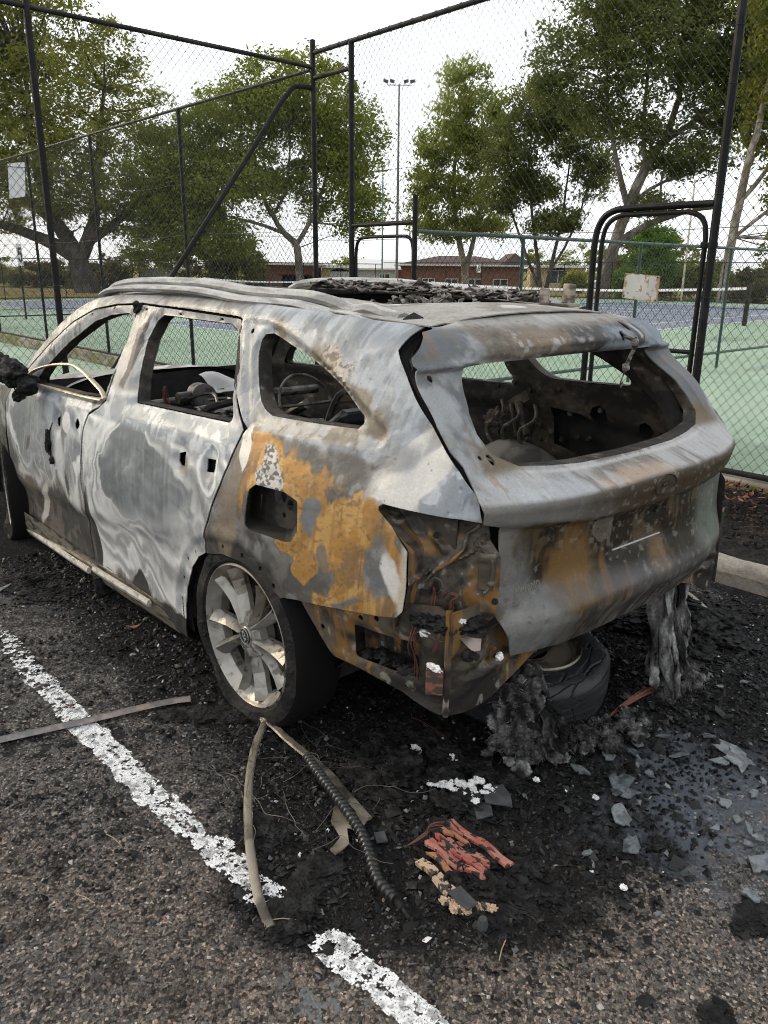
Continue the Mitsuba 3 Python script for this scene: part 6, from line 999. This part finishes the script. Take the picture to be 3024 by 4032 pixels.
slab('plastic_slab', 'thin orange brown strip beside the broad red slab', [(-1.00, .968), (-1.03, .952), (-1.10, .962), (-1.09, .976)], .036, .008, 'orange_plastic')
slab('plastic_slab', 'tan plastic strip at the near edge of the char heap', [(-1.002, 1.012), (-1.008, .986), (-1.075, .990), (-1.075, 1.018)], .032, .012, 'tan_plastic')
slab('plastic_slab', 'second tan plastic strip in line with the first, nearer the grey plate', [(-1.08, 1.022), (-1.08, .988), (-1.144, .994), (-1.143, 1.030)], .030, .012, 'tan_plastic')
slab('grey_plate', 'smooth dark grey plate on the tan crust at the near end of the heap', [(-1.146, 1.029), (-1.153, .988), (-1.224, .998), (-1.223, 1.035)], .036, .005, 'grey_plate', None, 'plate', .001)
obj('tan_crust', cat(*[lump((-1.15 - .012 * i, 1.045 - .010 * (i % 3) - .055 * (i > 5), .018), (.014, .011, .008), 40 + i, .9, 3, 3) for i in range(9)]), 'tan_plastic', label='crumbly tan crust round the dark grey plate', cat='crust')
slab('grey_plate', 'dark cracked plate beside the white ash', [(-.905, .619), (-.943, .566), (-.99, .585), (-1.030, .622), (-.99, .655), (-.959, .668)], .030, .004, 'grey_plate', None, 'plate', .004)
slab('grey_plate', 'second dark plate overlapping the cracked one', [(-.93, .69), (-.955, .64), (-1.01, .69), (-.985, .735)], .018, .004, 'grey_plate', None, 'plate', .004)
slab('grey_plate', 'pale grey broken plate below the white ash', [(-.882, .721), (-.901, .680), (-.935, .722), (-.911, .741)], .024, .004, 'shard_glass', None, 'plate', .004)
slab('grey_plate', 'small dark square plate beside the ribbed hose', [(-.831, 1.013), (-.846, .987), (-.885, 1.007), (-.870, 1.037)], .022, .004, 'grey_plate', None, 'plate', .001)
obj('small_fitting', cat(tube(Z([(-1.262, 1.021)], .0) + Z([(-1.262, 1.021)], .028), [.017, .011], 8)), 'grey_plate', label='small grey cap standing at the near end of the heap', cat='fitting')
ash = [(-.778, .728), (-.79, .69), (-.80, .70), (-.815, .675), (-.83, .668), (-.845, .655), (-.858, .62), (-.872, .60), (-.889, .589), (-.87, .635), (-.874, .655), (-.90, .665), (-.936, .677), (-.832, .703), (-.81, .71), (-.795, .715), (-.91, .60), (-.93, .62), (-.945, .60), (-.89, .65), (-.85, .69)]
obj('white_ash_lump', cat(*[lump((x + R6_.randn() * .006, y + R6_.randn() * .006, .026), np.array([.011, .009, .005]) * (.6 + .7 * R6_.rand(3)), i, 1.1, 3, 3.5) for i, (x, y) in enumerate(ash * 2 + [((a[0] + b[0]) / 2, (a[1] + b[1]) / 2) for a, b in zip(ash[:-1], ash[1:])])]), 'white_ash', label='lacy white ash lump behind the red slabs', cat='ash')
obj('white_ash_lump', lump((-.732, .576, .02), (.020, .018, .016), 5, .9, 3, 3), 'white_ash', label='small pale ash knob on the end of a copper wire', cat='ash')
for (x, y, s, lab) in ((-.60, .62, .02, 'pale crumb below the rear corner of the car, nearest the wheel'), (-.62, .52, .016, 'pale crumb below the rear corner of the car, behind the ash knob'), (-.98, .44, .011, 'single white crumb between the ash and the glass shards'), (-1.16, .37, .010, 'white crumb beside the long glass shard'), (-1.43, .64, .010, 'white crumb on the brown asphalt in the foreground')): obj('white_crumb', lump((x, y, .012), (s, s * .8, s * .6), int(x * -90), .8, 3, 3), 'white_ash', label=lab, cat='ash')
obj('copper_wire', strands(Z([(-.45, .50), (-.532, .497), (-.60, .505), (-.650, .515), (-.70, .545), (-.738, .560)], .02), 5, .0012, 5, .006), 'copper', label='thin copper wire curling to the pale ash knob', cat='wire')
obj('copper_wire', strands(Z([(-.931, -.038), (-.937, -.151), (-.949, -.289), (-.952, -.328)], [.02, .045, .05, .04]), 26, .0016, 6, .010), 'copper', label='frayed bundle of copper wire in front of the loose tyre', cat='wire')
obj('copper_wire', strands(Z([(-.945, .985), (-.958, .93), (-.945, .90), (-.962, .86)], [.03, .05, .05, .045]), 6, .0013, 7, .006), 'copper', label='thin copper wire at the upper end of the red slabs', cat='wire')
for i, (a, b, lab) in enumerate((((-.45, -1.32), (-.72, -1.20), 'upper charred stick on the heap beside the kerb'), ((-.60, -1.15), (-.90, -1.12), 'lower charred stick on the heap beside the kerb'), ((-.30, -1.05), (-.62, -1.30), 'charred stick leaning across the heap beside the kerb'))): obj('charred_stick', tube(smoothpath([(a[0], a[1], .07), ((a[0] + b[0]) / 2 + .01, (a[1] + b[1]) / 2, .085), (b[0], b[1], .055)], .04), .011, 6, flat=(1.2, .5)), 'dull_trim' if i == 0 else 'char', label=lab, cat='stick')
RW_ = np.random.RandomState(21); mat('steel_wire', (.09, .08, .07), .5, .4); WW = []
for i in range(34):
    c = np.array([-.05 - .75 * RW_.rand(), .80 + .48 * RW_.rand()]); a = RW_.rand() * 6.28; P = [np.array([c[0], c[1], .02 + .03 * RW_.rand()])]
    for q in range(6): a += RW_.randn() * .5; P.append(P[-1] + [.045 * math.cos(a), .045 * math.sin(a), RW_.randn() * .010]); P[-1][2] = min(max(P[-1][2], .012), .07)
    WW.append(tube(smoothpath(P, .012), .0009, 3, False))
obj('tyre_wire', cat(*WW), 'steel_wire', label='loose thin steel tyre wires tangled on the ground beside the rear wheel', kind='stuff')
# glass shards
SH = [(-1.121, -.115, .030), (-1.231, -.230, .030), (-1.086, .009, .028), (-1.121, .082, .045), (-1.069, .153, .030), (-1.220, -.056, .040), (-1.327, -.202, .055), (-1.370, -.164, .050), (-1.178, .264, .055), (-1.153, .254, .022), (-1.215, .279, .030), (-1.273, .393, .040), (-1.349, .480, .035), (-1.290, .599, .014), (-1.677, .405, .028), (-1.631, .269, .040), (-1.445, .088, .025), (-1.511, .136, .030), (-1.482, .220, .022), (-1.279, .148, .014), (-1.207, .131, .022), (-1.532, .244, .022), (-1.585, .167, .02), (-1.506, .298, .013), (-1.542, .650, .012), (-1.081, -.608, .018), (-1.039, .284, .034), (-1.213, .428, .015), (-1.475, -.118, .016), (-1.482, -.029, .016), (-1.546, .146, .016), (-1.451, .205, .012), (-1.019, .535, .012), (-1.406, .000, .013), (-1.136, -.719, .018), (-1.33, -.12, .03), (-1.35, -.20, .028), (-1.40, -.19, .022), (-1.15, .10, .03), (-1.10, .06, .022), (-1.19, .30, .022), (-1.52, .08, .016), (-1.58, .22, .015), (-1.60, .30, .014), (-1.40, .10, .012), (-1.36, .05, .011), (1.805, 1.246, .035), (1.749, 1.196, .03), (1.664, 1.017, .03), (1.928, 1.131, .03)]
RS = np.random.RandomState(12)
SILL = ['second grey glass shard from the left among those beside the sill', 'grey glass shard beside the sill, between the two leftmost and the char clumps', 'grey glass shard beside the sill, nearest the car', 'grey glass shard beside the sill, farthest towards the front of the car']
near = {3: 'upright grey glass splinter stack behind the long shard', 6: 'large cracked grey glass sheet at the right', 8: 'broad grey glass shard in the middle of the ash patch', 11: 'long pale glass shard on the blue grey ash', 12: 'dark curved glass shard nearest the brown asphalt', 5: 'rounded ribbed grey shard left of the cracked sheet', 15: 'grey glass shard at the right edge', 14: 'triangular grey shard on the brown asphalt at the right'}
for i, (x, y, s) in enumerate(SH):
    n = RS.randint(7, 13); a = np.sort(RS.rand(n)) * 6.283; r = s * (.45 + .75 * RS.rand(n)); el = 1 + .5 * RS.rand(); th = RS.rand() * 3.14; X = r * np.cos(a) * el; Y_ = r * np.sin(a) / el ** .5; pg = Polygon(np.c_[X * math.cos(th) - Y_ * math.sin(th), X * math.sin(th) + Y_ * math.cos(th)]).buffer(0); pg = max(getattr(pg, 'geoms', [pg]), key=lambda g: g.area)
    m = trimesh.creation.extrude_polygon(pg, .004, engine='earcut'); m.apply_transform(trimesh.transformations.euler_matrix(RS.randn() * .16, RS.randn() * .16, 0)); m.apply_translation([x, y, .010 + .10 * s])
    if i == 3: m.apply_transform(trimesh.transformations.rotation_matrix(.6, [1, .3, 0], [x, y, .02]))
    lab = near.get(i); far = x > 1
    marks = [('the upright splinter stack', SH[3]), ('the large cracked glass sheet', SH[6]), ('the broad shard in the ash patch', SH[8]), ('the long pale shard', SH[11]), ('the dark curved shard', SH[12]), ('the ribbed rounded shard', SH[5]), ('the shard at the right edge', SH[15]), ('the triangular shard on the brown asphalt', SH[14]), ('the melted curtains below the bumper', (-1.02, -.62)), ('the white ash', (-.95, .60))]
    mk_ = min(marks, key=lambda q: math.hypot(q[1][0] - x, q[1][1] - y))[0]
    key = obj('glass_shard', m, 'shard_glass', label=lab or (SILL[i - 46] if far else 'small grey glass shard lying close to ' + mk_), cat='shard', group=None if lab else ('glass shards beside the sill' if far else 'small glass shards close to ' + mk_), smooth=False)
# dead leaves, stalks
RL = np.random.RandomState(4)
def leaf(x, y, z, L, a, curl):
    m = grid(7, 4, lambda u, v: ((u - .5) * L, (v - .5) * L * .34 * np.sin(np.clip(u, .03, .97) * 3.14), curl * ((u - .5) ** 2 * 2 + (v - .5) ** 2))); m.apply_transform(trimesh.transformations.euler_matrix(RL.randn() * .2, RL.randn() * .2, a)); m.apply_translation([x, y, z]); return m
for x, y, L, lab in ((.936, .941, .07, 'brown dead leaf on the ground beside the sill'), (.45, 1.42, .03, 'small brown dead leaf beside the bay line')): obj('dead_leaf', leaf(x, y, .015, L, 1.0, .03), 'dry_leaf', label=lab, cat='leaf')
obj('leaf_litter', cat(*[leaf(-2.5 + 7.5 * RL.rand(), -2.0 - 1.45 * RL.rand() ** .7, .085 + .02 * RL.rand(), .05 + .05 * RL.rand(), RL.rand() * 6, .05 * RL.rand()) for i in range(2600)]), 'mulch', kind='stuff', label='black scorched leaves filling the strip along the fence')
obj('leaf_litter', cat(*[leaf(-2.5 + 5 * RL.rand(), -3.42 + .5 * RL.rand() ** 2, .095 + .02 * RL.rand(), .04 + .05 * RL.rand(), RL.rand() * 6, .05 * RL.rand()) for i in range(420)]), 'dry_leaf', kind='stuff', label='brown dry leaves blown against the fence footing')
mat('straw', (.34, .25, .14), .7); straws = [(-.05, 1.85, 1.2), (-.52, 1.75, .4), (-.92, 1.40, .9), (-1.05, 2.0, 1.5), (-.35, 1.6, .2), (-1.35, 1.05, 2.0)]
SL = ['dry straw left of the long bay line, level with the bent trim', 'dry straw on the brown asphalt left of the bent trim tip', 'short dry straw touching the near end of the bent trim', 'dry straw at the bottom left on the brown asphalt', 'dry straw between the metal strip and the bent trim', 'dry straw on the brown asphalt near the bottom centre']
for i, (x, y, a) in enumerate(straws): obj('straw', tube([(x - .035 * math.cos(a), y - .035 * math.sin(a), .014), (x, y, .020), (x + .035 * math.cos(a), y + .03 * math.sin(a), .014)], .0013, 4), 'straw', label=SL[i], cat='straw', group='dry straws on the asphalt')
# loose spare tyre and burnt fibre matting below the tailgate
k = thing('spare_tyre', 'burnt spare tyre lying under the tailgate, its tread cracked', 'tyre')
def laytyre(): 
    pr = [(.205, .0), (.24, -.02), (.30, -.015), (.335, .01), (.345, .045), (.348, .10), (.345, .155), (.335, .185), (.30, .205), (.24, .20), (.205, .185)]
    m = lathe(pr, 90); v = np.asarray(m.vertices).copy(); n = fbm3(v, 8, 4, 3); r = np.hypot(v[:, 0], v[:, 1]); v[:, :2] *= (1 + .05 * n)[:, None]; v[:, 2] += .03 * n; groove = ss(.012, .004, np.abs(((v[:, 2]) % .045) - .022)); v[:, :2] *= (1 - .012 * groove * (r > .33))[:, None]; m.vertices = v; return m
TT = trimesh.transformations.translation_matrix([-.555, .04, .045]) @ trimesh.transformations.euler_matrix(.02, -.14, 0)
m = laytyre(); m.apply_transform(TT); obj('tyre', m, 'cracked_rubber', k, 40)
m = lathe([(.10, .17), (.19, .175), (.205, .20), (.222, .212), (.226, .205), (.21, .18)], 60); m.apply_transform(TT); obj('rim', m, 'dull_trim', k)
def wool(label, pts, seed, n, r, fib, drapes=()):
    """matted burnt fibre: compact crumpled lumps along the line, draped melted sheets, a few loose fibres"""
    R = np.random.RandomState(seed); P = smoothpath(pts, .03) if pts else None; L = []
    for i in range(n):
        c = P[R.randint(len(P))] + R.randn(3) * r * [.7, .7, .35]; c[2] = max(c[2], .010); s = r * (.35 + .45 * R.rand()); L.append(lump(c, (s, s * (.6 + .6 * R.rand()), s * (.55 + .5 * R.rand())), R.randint(999), .62, 3, 1.9))
    k = thing('fibre_matting', label, 'matting')
    if L: obj('mat', cat(*L), 'wool', k, 40)
    for top, bot, wd, m in drapes:
        top, bot = np.asarray(top, float), np.asarray(bot, float)
        for j in range(m):
            o = R.randn(3) * [.02, .03, .01]; ph, fq, ln = R.rand() * 6, 9 + 7 * R.rand(), .75 + .3 * R.rand(); ww = wd * (.35 + .5 * R.rand())
            def sh(u, v):
                c = top + (bot - top) * (u * ln)[:, None] + o * u[:, None]; w = ww * (.75 + .5 * np.sin(u * 3.0 + ph)) * (1 - .55 * u ** 3); a = (v - .5)
                q = np.c_[u * 2.2 + ph, v * 3.1, 0 * u]; n1 = meshkit.fbm(q * 2.2, 3, seed + j) - .5; n2 = meshkit.fbm(q * 2.2 + 9, 3, seed + j) - .5
                x = c[:, 0] + .30 * w * np.sin(v * fq + ph + u * 1.5) + .10 * n1 * u; y = c[:, 1] + a * w * 1.5 + .12 * n2 * u; return x, y, np.maximum(c[:, 2] + .02 * np.sin(v * 11 + ph) * u, .006)
            m_ = grid(26, 14, sh); obj('drape', solidify(np.asarray(m_.vertices), np.asarray(m_.faces), .006), 'wool', k, 60)
    if fib and P is not None:
        c = P[R.randint(len(P), size=fib)] + R.randn(fib, 3) * r * .75; c[:, 2] = np.maximum(c[:, 2], .008); d = R.randn(fib, 3) * [1, 1, .6]; d /= np.linalg.norm(d, axis=1, keepdims=True); l = r * (.3 + .6 * R.rand(fib, 1)); w = np.cross(d, R.randn(fib, 3)); w /= np.linalg.norm(w, axis=1, keepdims=True); e = c + d * l; e[:, 2] = np.maximum(e[:, 2], .004); mid = (c + e) / 2 + R.randn(fib, 3) * l * .25
        V = np.stack([c - w * .0010, c + w * .0010, mid + w * .0009, mid - w * .0009, e], 1).reshape(-1, 3); F = (np.arange(fib)[:, None, None] * 5 + np.array([[0, 1, 2], [0, 2, 3], [3, 2, 4]])).reshape(-1, 3); obj('fibre', trimesh.Trimesh(V, F, process=False), 'wool', k, False, kind='stuff')
wool('crumpled grey and black matting heap below the left rear corner of the car', [(-.90, .44, .36), (-.90, .45, .27), (-.88, .44, .18), (-.86, .41, .11), (-.86, .37, .06), (-.87, .33, .03)], 1, 110, .046, 1500, [((-.91, .40, .38), (-.98, .30, .05), .10, 2)])
wool('matted grey roll lying in front of the loose tyre', [(-.84, .42, .045), (-.93, .28, .045), (-.98, .14, .04), (-1.00, .02, .025), (-1.0, -.12, .015)], 2, 110, .042, 1200)
wool('silvery melted curtain hanging from the middle of the bumper', None, 3, 0, .04, 0, [((-.90, -.40, .44), (-.98, -.36, .02), .10, 5), ((-.89, -.45, .44), (-.94, -.47, .03), .07, 3)])
wool('second melted curtain hanging beside the tail pipe', None, 4, 0, .04, 0, [((-.88, -.57, .44), (-.92, -.61, .03), .08, 5)])
wool('flattened black matting under the hanging curtains', [(-.92, -.28, .012), (-.99, -.42, .014), (-.97, -.62, .012)], 5, 60, .035, 900)
